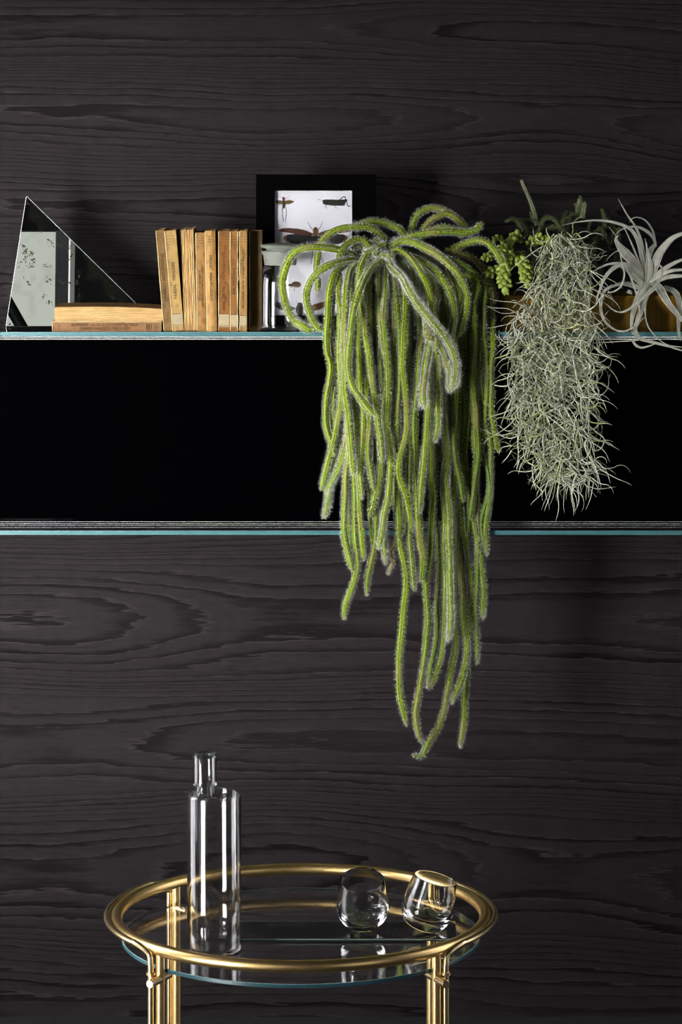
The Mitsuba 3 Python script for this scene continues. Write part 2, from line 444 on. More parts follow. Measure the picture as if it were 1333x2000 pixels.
scene['mat_mirror'] = {'type': 'twosided', 'bsdf': {'type': 'blendbsdf', 'weight': mikit.proc(spots),
                       'b1': {'type': 'conductor', 'specular_reflectance': rgb((0.93, 0.95, 0.91))}, 'b2': {'type': 'diffuse', 'reflectance': rgb((0.03, 0.03, 0.02))}}}
tri = [(A[0], A[2]), (C[0], C[2]), (B[0], B[2])]
part(mir, 'glass', moved(prism(tri, my, my + 0.005), Mm), 'mat_mirror', smooth=False)
edges = [tube(smooth_path([np.array([u[0], my + 0.0015, u[1]]), np.array([w[0], my + 0.0015, w[1]])], 0.1), 0.0011, 8) for u, w in ((tri[0], tri[2]), (tri[1], tri[2]))]
part(mir, 'bevelled_edge', moved(cat(edges), Mm), 'mat_white_edge', label='bright polished edge')
part(mir, 'back_foot', prism([(A[0] + 0.06, ZT), (C[0] - 0.06, ZT), (C[0] - 0.12, ZT + 0.05), (A[0] + 0.07, ZT + 0.05)], my + 0.011, my + 0.05), 'mat_black_body', smooth=False)

# ---------------------------------------------------------------- books
BY = FY + 0.012       # spine plane of the standing books
H_BOOK = 0.1975


def book(x0, w, h, lean, depth, color, seed, label, title=None, tdir=1, tsize=0.0052, tfrac=0.5, band=None, y0=BY, round_spine=0.0, torn=False, head=True, tshift=0.0, group='old paperbacks standing on the glass shelf'):
    """A standing paperback, spine to the front; lean in degrees (positive: top leans to the left)."""
    k = thing('book', label, 'book', group)
    mat = f'mat_{k}'
    scene[mat] = book_cover(color, seed)
    t = 0.0009
    r_ = np.random.default_rng(seed)
    # cover: U-shaped wrap
    n = 7
    xs = np.linspace(0, w, n)
    bow = round_spine * (1 - (2 * xs / w - 1) ** 2)
    outer = [(0, depth)] + [(x, -b) for x, b in zip(xs, bow)] + [(w, depth)]
    inner = [(w - t, depth)] + [(min(max(x, t), w - t), t - b) for x, b in zip(xs[::-1], bow[::-1])] + [(t, depth)]
    from shapely.geometry import Polygon
    prof = Polygon(outer + inner).buffer(0)
    cov = trimesh.creation.extrude_polygon(prof, h, engine='earcut')
    pg = box(t * 1.05, w - t * 1.05, t * 1.2, depth - 0.003, 0.0006, h - 0.0012)
    M = shift(x0, y0, ZT)
    if lean:
        M = M @ shift(w, 0, 0) @ rot([0, 1, 0], -lean) @ shift(-w, 0, 0) if lean < 0 else M @ rot([0, 1, 0], -lean)
    lo = min(moved(cov, M).vertices[:, 2].min(), 9)
    M = shift(0, 0, ZT + 0.0002 - lo) @ M
    part(k, 'pages', moved(pg, M), 'mat_pages', smooth=False, label='yellowed page block')
    part(k, 'cover', moved(cov, M), mat, smooth=25)
    yb = -round_spine - 0.00025
    # worn pale hinge at the left edge of the spine
    pts = [np.array([0.0002 + 0.0005 * r_.random(), -0.0005, z]) for z in np.linspace(0.001, h - 0.001, 9)]
    part(k, 'worn_edge', moved(tube(np.array(pts), 0.0010 * (0.5 + 0.9 * r_.random(9)), 6), M), 'mat_torn', label='pale worn paper along the hinge')
    if band:
        b0, b1 = band
        part(k, 'shelf_label', moved(box(0.0007, w - 0.0007, yb - 0.0001, yb + 0.0003, b0, b1), M), 'mat_label', smooth=False, label='cream paper label at the foot of the spine')
        for z in (b0 + 0.0016, b1 - 0.0010):
            part(k, 'label_rule', moved(box(0.0007, w - 0.0007, yb - 0.00025, yb, z, z + 0.0008), M), 'mat_ink', smooth=False)
    rules = []
    if head:
        for q, zz in enumerate((h - 0.0115, h - 0.017, h - 0.022)):
            for a, b in ((0.18, 0.46), (0.52, 0.84)):
                rules.append(box(w * a, w * b, yb - 0.0001, yb + 0.0002, zz, zz + 0.0010))
        rules.append(box(0.001, w - 0.001, yb - 0.00005, yb + 0.0002, h - 0.0275, h - 0.0271))
        part(k, 'series_line', moved(cat(rules), M), 'mat_ink_faint', smooth=False)
    if title:
        lines = title if isinstance(title, list) else [title]
        ms = []
        for q, s in enumerate(lines):
            m = meshkit.text_mesh(s, tsize, 0.00025, bold=True)
            b = m.bounds
            m.apply_translation([-(b[0][0] + b[1][0]) / 2, -tsize / 2, 0])
            m.apply_transform(rot([0, 0, 1], 90 * tdir))         # up or down the spine, in xy
            v = m.vertices
            off = (q - (len(lines) - 1) / 2) * tsize * 1.45 * -tdir
            m = trimesh.Trimesh(np.stack([v[:, 0] + w / 2 - off + tshift, yb - v[:, 2], v[:, 1] + h * tfrac], 1), m.faces, process=False)
            ms.append(m)
        part(k, 'title', moved(cat(ms), M), 'mat_ink', smooth=False, label='dark printed spine lettering')
    return k, M


def bx_(px):
    return P(px, 640, BY)[0]


mm = (BY - CAM_Y) / F_PX
book(bx_(320), 17.0 * mm, 0.198, 4.6, 0.108, lin(135, 100, 50), 1, 'leftmost standing paperback, olive tan spine leaning left against the lying books', 'TURGENJEV  NIDO DI NOBILI', 1, 0.0048, 0.52)
book(bx_(337.5), 22 * mm, 0.197, 4.6, 0.110, lin(190, 152, 88), 2, 'second standing paperback from the left, pale tan spine with a cream label', 'PASCAL   PENSIERI', 1, 0.0056, 0.50, band=(0.0095, 0.034))
# third: spine torn off, rough folded sections show
k3 = thing('book', 'standing paperback with its spine torn off, showing rough folded page sections', 'book', 'old paperbacks standing on the glass shelf')
w3, x3 = 24 * mm, bx_(360.5)
M3 = shift(x3, BY, ZT) @ rot([0, 1, 0], -1.9)
M3 = shift(0, 0, 0.0005) @ M3
cuts = np.cumsum(np.r_[0, rng.uniform(0.6, 1.4, 9)])
cuts = cuts / cuts[-1] * w3
for i in range(9):
    xa, xb = cuts[i] + 0.00015, cuts[i + 1] - 0.00015
    zz = np.linspace(0.0004, 0.1985 + rng.uniform(-0.002, 0.001), 26)
    rag = rng.normal(0, 0.0006, (26, 3))
    ring = np.stack([np.stack([np.full(26, xa) + rag[:, 0] * 0.25, rng.uniform(0, 0.0015) + 0.0010 + np.abs(rag[:, 1]), zz], 1),
                     np.stack([np.full(26, (xa + xb) / 2), rng.uniform(-0.0004, 0.0010) + rag[:, 2] * 0.7, zz], 1),
                     np.stack([np.full(26, xb) + rag[:, 1] * 0.25, rng.uniform(0, 0.0015) + 0.0010 + np.abs(rag[:, 2]), zz], 1),
                     np.stack([np.full(26, xb), np.full(26, 0.107), zz], 1), np.stack([np.full(26, xa), np.full(26, 0.107), zz], 1)], 1).reshape(-1, 3)
    f = grid_faces(26, 5)
    e = 25 * 5
    f = np.vstack([f, [[e, e + 1, e + 2], [e, e + 2, e + 3], [e, e + 3, e + 4], [2, 1, 0], [3, 2, 0], [4, 3, 0]]])
    part(k3, 'page_section', moved(trimesh.Trimesh(ring, f, process=False), M3), 'mat_pages', smooth=False)
scene['mat_book_torn'] = book_cover(lin(120, 85, 45), 33)
part(k3, 'cover', moved(cat([box(-0.0008, 0.0, 0.0005, 0.109, 0, 0.198), box(w3, w3 + 0.0008, 0.0005, 0.109, 0, 0.1975)]), M3), 'mat_book_torn', smooth=False)
book(bx_(385), 18.5 * mm, 0.193, 0.8, 0.108, lin(178, 130, 66), 4, 'standing paperback right of the torn book, tan spine with two lines of lettering', ['KLEIST   CATERINA DI HEILBRONN', 'IL PRINCIPE DI HOMBURG'], -1, 0.0034, 0.46, round_spine=0.001)
book(bx_(404.5), 20 * mm, 0.1965, 1.1, 0.108, lin(196, 150, 84), 5, 'standing paperback with rounded sand spine and torn head, fifth from the left', 'PREVOST   MANON LESCAUT', -1, 0.0046, 0.53, round_spine=0.0032)
book(bx_(427), 21.5 * mm, 0.196, 0.1, 0.110, lin(150, 94, 34), 6, 'orange brown paperback with a cream label, after the gap right of the rounded spine', "IBSEN   SPETTRI - L'ANITRA SELVATICA", 1, 0.0042, 0.50, band=(0.008, 0.034))
k7, M7 = book(bx_(449.3), 15.5 * mm, 0.196, 0.0, 0.108, lin(156, 104, 42), 7, 'narrow paperback with a split pale hinge and cream label, between two brown spines', 'POE   RACCONTI', 1, 0.0046, 0.50, band=(0.008, 0.033))
pts = [np.array([15.2 * mm + 0.0006 * rng.normal(), -0.0002, z]) for z in np.linspace(0.001, 0.195, 22)]
part(k7, 'torn_hinge', moved(tube(np.array(pts), np.abs(rng.normal(0.0008, 0.0004, 22)) + 0.0002, 6), M7), 'mat_torn', label='ragged torn paper at the hinge')
book(bx_(468), 14.5 * mm, 0.1965, 0.0, 0.108, lin(182, 136, 74), 8, 'slim light tan paperback with cream label, rightmost of the lit spines', 'GRILLPARZER  SAFFO   IL SOGNO È UNA VITA', 1, 0.0038, 0.52, band=(0.0085, 0.031))
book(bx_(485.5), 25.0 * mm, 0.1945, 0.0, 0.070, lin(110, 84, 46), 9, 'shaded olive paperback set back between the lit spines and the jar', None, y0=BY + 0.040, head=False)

# two books lying flat
GL = 'old paperbacks lying flat on the glass shelf'


def flat_book(x0, x1, z0, z1, y0, depth, color, seed, label, spine_front, lines=None):
    k = thing('book', label, 'book', GL)
    scene[f'mat_{k}'] = book_cover(color, seed)
    t = 0.001
    h = z1 - z0
    n = 30
    rr = np.random.default_rng(seed)
    if spine_front:
        cov = cat([box(x0, x1, y0, y0 + t, z0, z1), box(x0, x1, y0 + t, y0 + depth, z0, z0 + t), box(x0, x1, y0 + t, y0 + depth, z1 - t, z1)])
        part(k, 'pages', box(x0 + 0.0015, x1 - 0.0015, y0 + t * 1.2, y0 + depth - 0.002, z0 + t * 1.05, z1 - t * 1.05), 'mat_pages_flat', smooth=False, label='yellowed page block')
        part(k, 'cover', cov, f'mat_{k}', smooth=False)
        pts = [np.array([x, y0 - 0.0001, z1 - 0.0005 - 0.0004 * rr.random()]) for x in np.linspace(x0, x1, 12)]
        part(k, 'worn_edge', cat([tube(np.array(pts), 0.0005 + 0.0006 * rr.random(12), 6), tube(np.array([[x0 + 0.0003, y0, z] for z in np.linspace(z0, z1, 5)]), 0.0009, 6)]), 'mat_torn', label='pale worn paper along the spine edge')
        ms = []
        for s, zz, ww in lines:
            m = meshkit.text_mesh(s, 0.0050, 0.00025, bold=True)
            b = m.bounds
            sc = ww / (b[1][0] - b[0][0])
            v = (m.vertices - [(b[0][0] + b[1][0]) / 2, 0, 0]) * [sc, 1, 1]
            ms.append(trimesh.Trimesh(np.stack([v[:, 0] + (x0 + x1) / 2 - 0.004, y0 - 0.0002 - v[:, 2], v[:, 1] + zz], 1), m.faces, process=False))
        part(k, 'title', cat(ms), 'mat_ink', smooth=False, label='dark printed spine lettering')
        part(k, 'series_line', cat([box(x1 - 0.030 + 0.0045 * q, x1 - 0.0285 + 0.0045 * q, y0 - 0.0002, y0, z0 + 0.004, z1 - 0.004) for q in range(3)] + [box(x0 + 0.0125, x0 + 0.0160, y0 - 0.0002, y0, z0 + 0.0105, z0 + 0.0115)]), 'mat_ink', smooth=False)
    else:
        xs = np.linspace(x0, x1, n)
        bulge = 0.0012 * np.sin(np.linspace(0, math.pi, n)) - 0.0035 * np.linspace(0, 1, n) ** 3
        zt = z1 + bulge
        ms = []
        lay = 7
        for i in range(lay):
            za, zb = i / lay, (i + 1) / lay - 0.012
            yo = y0 + rr.uniform(0, 0.0015)
            V = []
            for (x, top) in zip(xs, zt):
                hh = top - z0
                V += [[x, yo, z0 + hh * za], [x, yo + depth, z0 + hh * za], [x, yo + depth, z0 + hh * zb], [x, yo, z0 + hh * zb]]
            f = grid_faces(n, 4)
            e = (n - 1) * 4
            f = np.vstack([f, [[0, 1, 2], [0, 2, 3], [e, e + 2, e + 1], [e, e + 3, e + 2]]])
            part(k, 'page_section', trimesh.Trimesh(np.array(V), f, process=False), 'mat_pages_flat', smooth=False)
        V = []
        for (x, top) in zip(xs, zt):
            V += [[x - 0.0005, y0 - 0.001, top + 0.0001], [x, y0 + depth, top + 0.0001], [x, y0 + depth, top + 0.0011], [x, y0 - 0.001, top + 0.0011]]
        e = (n - 1) * 4
        f = np.vstack([grid_faces(n, 4), [[0, 1, 2], [0, 2, 3], [e, e + 2, e + 1], [e, e + 3, e + 2]]])
        part(k, 'cover', trimesh.Trimesh(np.array(V), f, process=False), f'mat_{k}', smooth=False)
    return k


flat_book(bx_(102), bx_(316), ZT + 0.0002, ZT + 0.0192, BY, 0.108, lin(150, 108, 66), 11, 'brown paperback lying flat on the shelf, spine lettering facing out, under another book', True,
          [('BJORNSON - AL DI LA DELLE NOSTRE FORZE', ZT + 0.0105, 0.131), ('QUANDO FIORISCE IL VINO NUOVO', ZT + 0.0035, 0.099)])
flat_book(bx_(106), bx_(317), ZT + 0.0195, ZT + 0.0465, BY + 0.003, 0.106, lin(140, 105, 62), 12, 'paperback lying on top of the brown lying book, rough page edges facing out', False)

# ---------------------------------------------------------------- framed insects
FRY = -0.236
S = (FRY - CAM_Y) / F_PX
FX0, FX1 = P(499.5, 600, FRY)[0], P(735.5, 600, FRY)[0]
FH = P(600, 341, FRY)[2] - ZT
fr = thing('insect_frame', 'black framed picture of mounted insects on white paper, leaning behind the cactus', 'picture frame')
Mf = rot([1, 0, 0], -6.0, (0, FRY, ZT)) @ shift(0, 0, 0.0012)


def loc(px, py):          # frame plane coordinates (x, z) of a pixel
    p = P(px, py, FRY)
    return p[0], p[2]


ox0, oz1 = loc(536, 372.5)
ox1, oz0 = loc(688, 617)
FT = 0.020
bars = [prism([(FX0, ZT), (FX1, ZT), (ox1, oz0), (ox0, oz0)], FRY, FRY + FT), prism([(FX0, ZT + FH), (FX1, ZT + FH), (ox1, oz1), (ox0, oz1)], FRY, FRY + FT),
        prism([(FX0, ZT), (ox0, oz0), (ox0, oz1), (FX0, ZT + FH)], FRY, FRY + FT), prism([(FX1, ZT), (ox1, oz0), (ox1, oz1), (FX1, ZT + FH)], FRY, FRY + FT)]
part(fr, 'moulding', moved(cat(bars), Mf), 'mat_frame', smooth=False, label='flat black frame')
PY_ = FRY + 0.0115
pr_ = part(fr, 'print', moved(box(ox0 - 0.004, ox1 + 0.004, PY_, PY_ + 0.002, oz0 - 0.004, oz1 + 0.004), Mf), 'mat_paper', smooth=False, label='white paper')
part(fr, 'backing', moved(box(FX0 + 0.006, FX1 - 0.006, FRY + FT, FRY + FT + 0.003, ZT + 0.006, ZT + FH - 0.006), Mf), 'mat_black_body', smooth=False)


def zoom3(pts):
    return [loc(480 + x / 4.76, 330 + y / 4.76) for x, y in pts]


def ell(cx, cy, rx, ry, a=0, n=18):
    t = np.linspace(0, 2 * np.pi, n, endpoint=False)
    x, y = rx * np.cos(t), ry * np.sin(t)
    a = math.radians(a)
    return [(cx + u * math.cos(a) - v * math.sin(a), cy + u * math.sin(a) + v * math.cos(a)) for u, v in zip(x, y)]


def stroke(pts, w):
    from shapely.geometry import LineString
    g = LineString(pts).buffer(w / 2, cap_style=2)
    return list(g.exterior.coords)[:-1]


def insect(layers):
    ms, cs = [], []
    for i, (poly, col) in enumerate(layers):
        m = prism(zoom3(poly), PY_ - 0.00012 - 0.00005 * i, PY_ + 0.0001)
        g = 1 + 0.35 * (meshkit.noise(m.vertices * 260, i) - 0.5)
        cs.append(np.clip(np.array(col)[None] * 0.32 * g[:, None], 0, 1))
        ms.append(m)
    part(pr_, 'insect', moved(cat(ms), Mf), 'mat_vcol', color=np.vstack(cs))


BR, DK, YB, RD, BK, TAN = (0.10, 0.045, 0.02), (0.020, 0.014, 0.012), (0.26, 0.17, 0.05), (0.17, 0.045, 0.018), (0.008, 0.007, 0.010), (0.33, 0.16, 0.055)
insect([(stroke([(338, 358), (338, 430), (348, 470), (346, 497)], 5), BR), (stroke([(372, 358), (377, 425), (366, 470), (370, 500)], 5), BR), (stroke([(340, 270), (318, 255), (290, 262)], 2.5), BR), (stroke([(360, 278), (385, 262), (405, 250)], 2.5), BR),
        ([(345, 300), (310, 290), (272, 296), (280, 318), (315, 334), (345, 322)], YB), ([(360, 298), (400, 289), (450, 300), (440, 312), (395, 330), (362, 326)], YB), (ell(352, 330, 15, 40), BR), (ell(349, 280, 12, 20), RD)])
insect([(stroke([(752, 330), (738, 352), (755, 368)], 4), DK), (stroke([(830, 338), (834, 358), (852, 366)], 4), DK), (stroke([(720, 298), (690, 288), (668, 282)], 2.2), DK),
        ([(712, 297), (722, 287), (760, 283), (850, 287), (943, 283), (948, 295), (930, 306), (922, 342), (890, 343), (800, 342), (745, 333), (728, 330), (714, 312)], (0.022, 0.020, 0.012)),
        (stroke([(872, 290), (905, 262), (922, 256), (932, 285), (945, 330), (952, 348), (978, 347)], 8), DK), (ell(728, 307, 14, 20), (0.03, 0.022, 0.014))])
mir_ = lambda pts: [(1300 - x, y) for x, y in pts]
uw = [(640, 612), (600, 592), (545, 570), (480, 558), (400, 551), (340, 555), (298, 572), (325, 586), (420, 600), (520, 618), (590, 622)]
lw = [(645, 630), (560, 612), (470, 606), (390, 610), (352, 630), (350, 652), (380, 682), (440, 702), (520, 725), (590, 735), (640, 700)]
tipw = [(392, 611), (352, 630), (350, 652), (380, 682), (420, 696), (385, 665), (372, 640)]
insect([(stroke([(632, 580), (600, 540), (575, 494)], 4), BK), (stroke([(668, 580), (695, 540), (716, 492)], 4), BK), (lw, BK), (mir_(lw), BK), (tipw, TAN), (mir_(tipw), TAN), (uw, RD), (mir_(uw), RD),
        (stroke([(620, 700), (622, 810), (604, 888)], 5), BK), (stroke([(690, 700), (705, 830), (732, 886)], 5), BK), (ell(650, 680, 22, 85), BK), (ell(650, 585, 26, 42), TAN), (ell(647, 556, 15, 14), RD)])
insect([(stroke([(448, 1095), (430, 1105), (412, 1098)], 4), BR), (stroke([(450, 1110), (452, 1140)], 4), BR), ([(430, 1075), (380, 1068), (310, 1060), (300, 1085), (350, 1100), (430, 1095)], DK), (ell(470, 1078, 46, 28, 6), YB), (ell(470, 1068, 40, 17, 4), BR), (ell(428, 1082, 14, 14), DK)])
insect([([(540, 1300), (620, 1270), (700, 1243), (745, 1240), (760, 1252), (740, 1285), (680, 1315), (600, 1330)], TAN), ([(470, 1300), (390, 1270), (310, 1243), (270, 1240), (255, 1252), (275, 1285), (330, 1315), (410, 1330)], DK),
        (stroke([(545, 1310), (650, 1272), (750, 1250)], 4), DK), (stroke([(545, 1322), (660, 1295), (735, 1278)], 4), DK), (ell(505, 1310, 36, 62), DK), (ell(505, 1262, 24, 16), BR), (stroke([(492, 1255), (470, 1235)], 3), DK), (stroke([(516, 1255), (545, 1232)], 3), DK)])
gl = trimesh.Trimesh([[ox0 - 0.004, FRY + 0.007, oz0 - 0.004], [ox1 + 0.004, FRY + 0.007, oz0 - 0.004], [ox1 + 0.004, FRY + 0.007, oz1 + 0.004], [ox0 - 0.004, FRY + 0.007, oz1 + 0.004]], [[0, 1, 2], [0, 2, 3]], process=False)
part(fr, 'glazing', moved(gl, Mf), 'mat_pane', smooth=False, label='clear glass')

# ---------------------------------------------------------------- apothecary jar
JY = -0.281
js = (JY - CAM_Y) / F_PX
jx = P(548, 600, JY)[0]


def jar_r(px):
    return px * js


def jz(py):
    return ZT + (644.0 - py) * js


jar = thing('apothecary_jar', 'clear glass apothecary jar with a frosted neck between the books and the cactus', 'jar')
Mj = shift(jx, JY, 0)
prof = [(0, jz(643.2)), (jar_r(40), jz(643.2)), (jar_r(45), jz(641)), (jar_r(47.5), jz(636)), (jar_r(48), jz(625)), (jar_r(48), jz(552)), (jar_r(46.5), jz(540)), (jar_r(42), jz(531)), (jar_r(36), jz(526)), (jar_r(32), jz(521)), (jar_r(31), jz(517))]
part(jar, 'body', moved(lathe(prof, 64), Mj), 'mat_pane', smooth=50)
part(jar, 'base', moved(lathe([(0, jz(641)), (jar_r(38), jz(641)), (jar_r(45), jz(638.5)), (jar_r(46), jz(641)), (jar_r(40), jz(643.4)), (0, jz(643.4))], 48), Mj), 'mat_pane', smooth=40, label='thick glass foot')
part(jar, 'neck', moved(lathe([(jar_r(31), jz(517)), (jar_r(32.5), jz(505)), (jar_r(34), jz(498)), (jar_r(37), jz(495)), (jar_r(37.5), jz(491)), (jar_r(35.5), jz(489)), (jar_r(32), jz(489))], 64), Mj), 'mat_frost', smooth=40, label='frosted ground glass neck')
part(jar, 'stopper', moved(lathe([(0, jz(514)), (jar_r(26), jz(514)), (jar_r(28), jz(490)), (jar_r(27), jz(485.5)), (jar_r(36), jz(484)), (jar_r(40.5), jz(480.5)), (jar_r(38), jz(477.5)), (jar_r(25), jz(475.5)), (0, jz(475))], 64), Mj), 'mat_frost_lid', smooth=40, label='frosted flat glass stopper')
# ---------------------------------------------------------------- bar cart
TY, TX = -1.14, (588.5 - XC) * (-1.14 - CAM_Y) / F_PX
GZ, RZ = 0.480, 0.511                     # top of the glass, centre of the ring
cart = thing('bar_cart', 'round brass side table with clear glass top and tubular ring in front of the wall', 'side table')
RR = 0.313


def ring_pts(r, z, a0, a1, n):
    a = np.radians(np.linspace(a0, a1, n))
    return np.stack([TX + r * np.cos(a), TY + r * np.sin(a), np.full(n, z)], 1)


n = 160
tor = lathe([(RR + 0.0102 * math.cos(a), RZ + 0.0102 * math.sin(a)) for a in np.linspace(0, 2 * np.pi, 20, endpoint=False)], n, closed=True)
part(cart, 'ring', moved(tor, shift(TX, TY, 0)), 'mat_brass', smooth=True, label='brushed brass ring rail')
LEGX, LEGY = 0.225, 0.2176
for sx in (-1, 1):
    for sy in (-1, 1):
        x, y = TX + sx * LEGX, TY + sy * LEGY
        lg = part(cart, 'leg', rod([x, y, 0.012], [x, y, RZ - 0.004], 0.0078, 24), 'mat_brass', label='brass tube leg')
        part(lg, 'foot', rod([x, y, 0.0003], [x, y, 0.013], 0.012, 20), 'mat_black_metal')
        rad = np.array([sx * LEGX, sy * LEGY]) / RR
        if sy < 0:   # front: short rod through the leg carrying the glass
            d = np.array([-0.42 * 1.0, -0.9]) if sx < 0 else np.array([0.42, -0.9])
            d /= np.linalg.norm(d)
            zc = GZ - 0.0155
            a, b = np.array([x - d[0] * 0.030, y - d[1] * 0.030, zc]), np.array([x + d[0] * 0.036, y + d[1] * 0.036, zc])
            pin = part(cart, 'pin', rod(a, b, 0.0068, 28, 0.0008), 'mat_brass_pale', label='short brass cross pin')
        else:
            d = -rad
            zc = GZ - 0.0150
            a, b = np.array([x - d[0] * 0.012, y - d[1] * 0.012, zc]), np.array([x + d[0] * 0.030, y + d[1] * 0.030, zc])
            pin = part(cart, 'pin', rod(a, b, 0.0068, 28, 0.0008), 'mat_brass_pale', label='short brass cross pin')
        q = np.array([x - rad[0] * 0.021, y - rad[1] * 0.021])
        part(cart, 'bumper', rod([q[0], q[1], GZ - 0.0086], [q[0], q[1], GZ - 0.0072], 0.006, 16, 0.0004), 'mat_steel', label='clear bumper under the glass')
# thin tubes: up beside a front leg, along the outside of the ring, down beside the back leg
RO = 0.3290
for sx in (-1, 1):
    fx, fy = TX + sx * (LEGX + 0.0155), TY - LEGY - 0.002
    bx, by = TX + sx * (LEGX + 0.0125), TY + LEGY + 0.004
    af = math.degrees(math.atan2(-LEGY, sx * LEGX))
    ab = math.degrees(math.atan2(LEGY, sx * LEGX))
    if sx < 0:
        af, ab = af + 360 if af < 0 else af, ab
    arc = ring_pts(RO, RZ + 0.004, af - 4.5 if sx < 0 else af + 4.5, ab + 4.5 if sx < 0 else ab - 4.5, 60)
    fil_f = [[fx, fy, RZ - 0.034], [fx + sx * 0.0006, fy + 0.0006, RZ - 0.020], [fx + sx * 0.004, fy + 0.005, RZ - 0.006]]
    fil_b = [[bx + sx * 0.003, by - 0.004, RZ - 0.004], [bx, by, RZ - 0.018], [bx, by, RZ - 0.04]]
    path = [[fx, fy, 0.012], [fx, fy, 0.2], [fx, fy, RZ - 0.06]] + fil_f + arc[3:-3].tolist() + fil_b + [[bx, by, 0.2], [bx, by, 0.012]]
    rail_ = part(cart, 'handrail', tube(smooth_path(path, 0.004), 0.0050, 14), 'mat_brass_pale', smooth=True, label='thin brass tube running outside the ring')
    part(rail_, 'collar', lathe([(0.0051, -0.0025), (0.0078, -0.0022), (0.0078, 0.0022), (0.0051, 0.0025)], 24).apply_transform(shift(fx, fy, GZ - 0.0065)), 'mat_brass_pale')
# glass top: one clear sheet with a polished teal rim
GR = 0.3035
a = np.linspace(0, 2 * np.pi, 160, endpoint=False)
disc = trimesh.Trimesh(np.vstack([np.stack([TX + GR * np.cos(a), TY + GR * np.sin(a), np.full(160, GZ)], 1), [[TX, TY, GZ]]]), np.stack([np.arange(160), (np.arange(160) + 1) % 160, np.full(160, 160)], 1), process=False)
gt = part(cart, 'glass_top', disc, 'mat_pane', smooth=False, label='round clear glass top')
part(gt, 'edge', moved(lathe([(GR + 0.0002, GZ - 0.0006), (GR + 0.0006, GZ - 0.0012), (GR + 0.0006, GZ - 0.0062), (GR - 0.0012, GZ - 0.0070)], 160), shift(TX, TY, 0)), 'mat_table_edge', smooth=35, label='polished teal glass rim')
part(gt, 'edge', moved(lathe([(GR - 0.0004, GZ - 0.0010), (GR - 0.0004, GZ - 0.0064)], 160), shift(TX, TY, 0)), 'mat_edge_inside', smooth=35)
part(gt, 'bevel', moved(lathe([(GR - 0.0009, GZ - 0.00005), (GR + 0.0003, GZ - 0.0007)], 160), shift(TX, TY, 0)), 'mat_bevel', smooth=35, label='thin bright bevel of the glass')

# smoked glass plate lying on the glass top
pl = thing('glass_plate', 'rectangular smoked glass plate lying on the round glass top under the tumblers', 'glass plate')
PZ = GZ + 0.0062
part(pl, 'sheet', box(-0.247, 0.1535, -1.1955, -1.089, GZ + 0.0012, PZ, 0.0006), 'mat_smoked', smooth=False)
part(pl, 'edge', cat([box(-0.247, 0.1535, -1.1960, -1.1954, GZ + 0.0032, PZ - 0.0006), tube(np.array([[-0.2472, -1.1955, PZ - 0.0004], [-0.2472, -1.089, PZ - 0.0004], [0.1537, -1.089, PZ - 0.0004], [0.1537, -1.1955, PZ - 0.0004]]), 0.0006, 6)]), 'mat_cut_glass', label='pale green cut edge')
part(pl, 'pad', cat([rod([x, y, GZ + 0.0002], [x, y, GZ + 0.0013], 0.005, 12, 0.0002) for x in (-0.235, 0.14) for y in (-1.185, -1.10)]), 'mat_cut_glass')

# ---------------------------------------------------------------- decanter and tumblers
bt = thing('decanter', 'tall clear glass bottle with an off-centre cylindrical stopper on the round glass top', 'bottle')
bc = on_plane(418.5, 1855, GZ)
R_, HB = 0.0447, 0.2625
Mb = shift(bc[0], bc[1], GZ + 0.0003)
w_ = 0.0022


def arc_(cx, cz, r, a0, a1, n=7):
    return [(cx + r * math.cos(math.radians(t)), cz + r * math.sin(math.radians(t))) for t in np.linspace(a0, a1, n)]


outer = [(0, 0.003), (R_ * 0.55, 0.002), (R_ * 0.80, 0)] + arc_(R_ - 0.004, 0.004, 0.004, -90, 0) + arc_(R_ - 0.006, HB - 0.006, 0.006, 0, 90) + [(R_ * 0.5, HB + 0.0004), (0, HB + 0.0006)]
ri = R_ - w_
inner = [(0, HB - w_), (R_ * 0.5, HB - w_)] + arc_(ri - 0.005, HB - w_ - 0.005, 0.005, 90, 0) + arc_(ri - 0.004, 0.009, 0.004, 0, -90) + [(R_ * 0.4, 0.0062), (0, 0.0075)]
body = cat([lathe(outer, 96), lathe(inner, 96)])
part(bt, 'body', moved(body, Mb), 'mat_glass', smooth=40)
ex = -0.0153
nk = lathe([(0.0160, 0), (0.0150, 0.004), (0.0148, 0.010), (0.0125, 0.010), (0.0125, 0.001)], 64, closed=True)
part(bt, 'neck', moved(nk, Mb @ shift(ex, 0, HB + 0.0007)), 'mat_glass', smooth=40)
RC, HC, wc = 0.0196, 0.0535, 0.0026
co = [(0, 0.0005), (RC - 0.006, 0.0), ] + arc_(RC - 0.002, 0.002, 0.002, -90, 0) + arc_(RC - 0.003, HC - 0.003, 0.003, 0, 90) + [(0, HC)]
ci = [(0, HC - 0.0035), ] + arc_(RC - wc - 0.003, HC - 0.0065, 0.003, 90, 0) + arc_(RC - wc - 0.002, 0.0055, 0.002, 0, -90) + [(0, 0.0035)]
part(bt, 'stopper', moved(cat([lathe(co, 72), lathe(ci, 72)]), Mb @ shift(ex, 0, HB + 0.0112)), 'mat_glass', smooth=40)


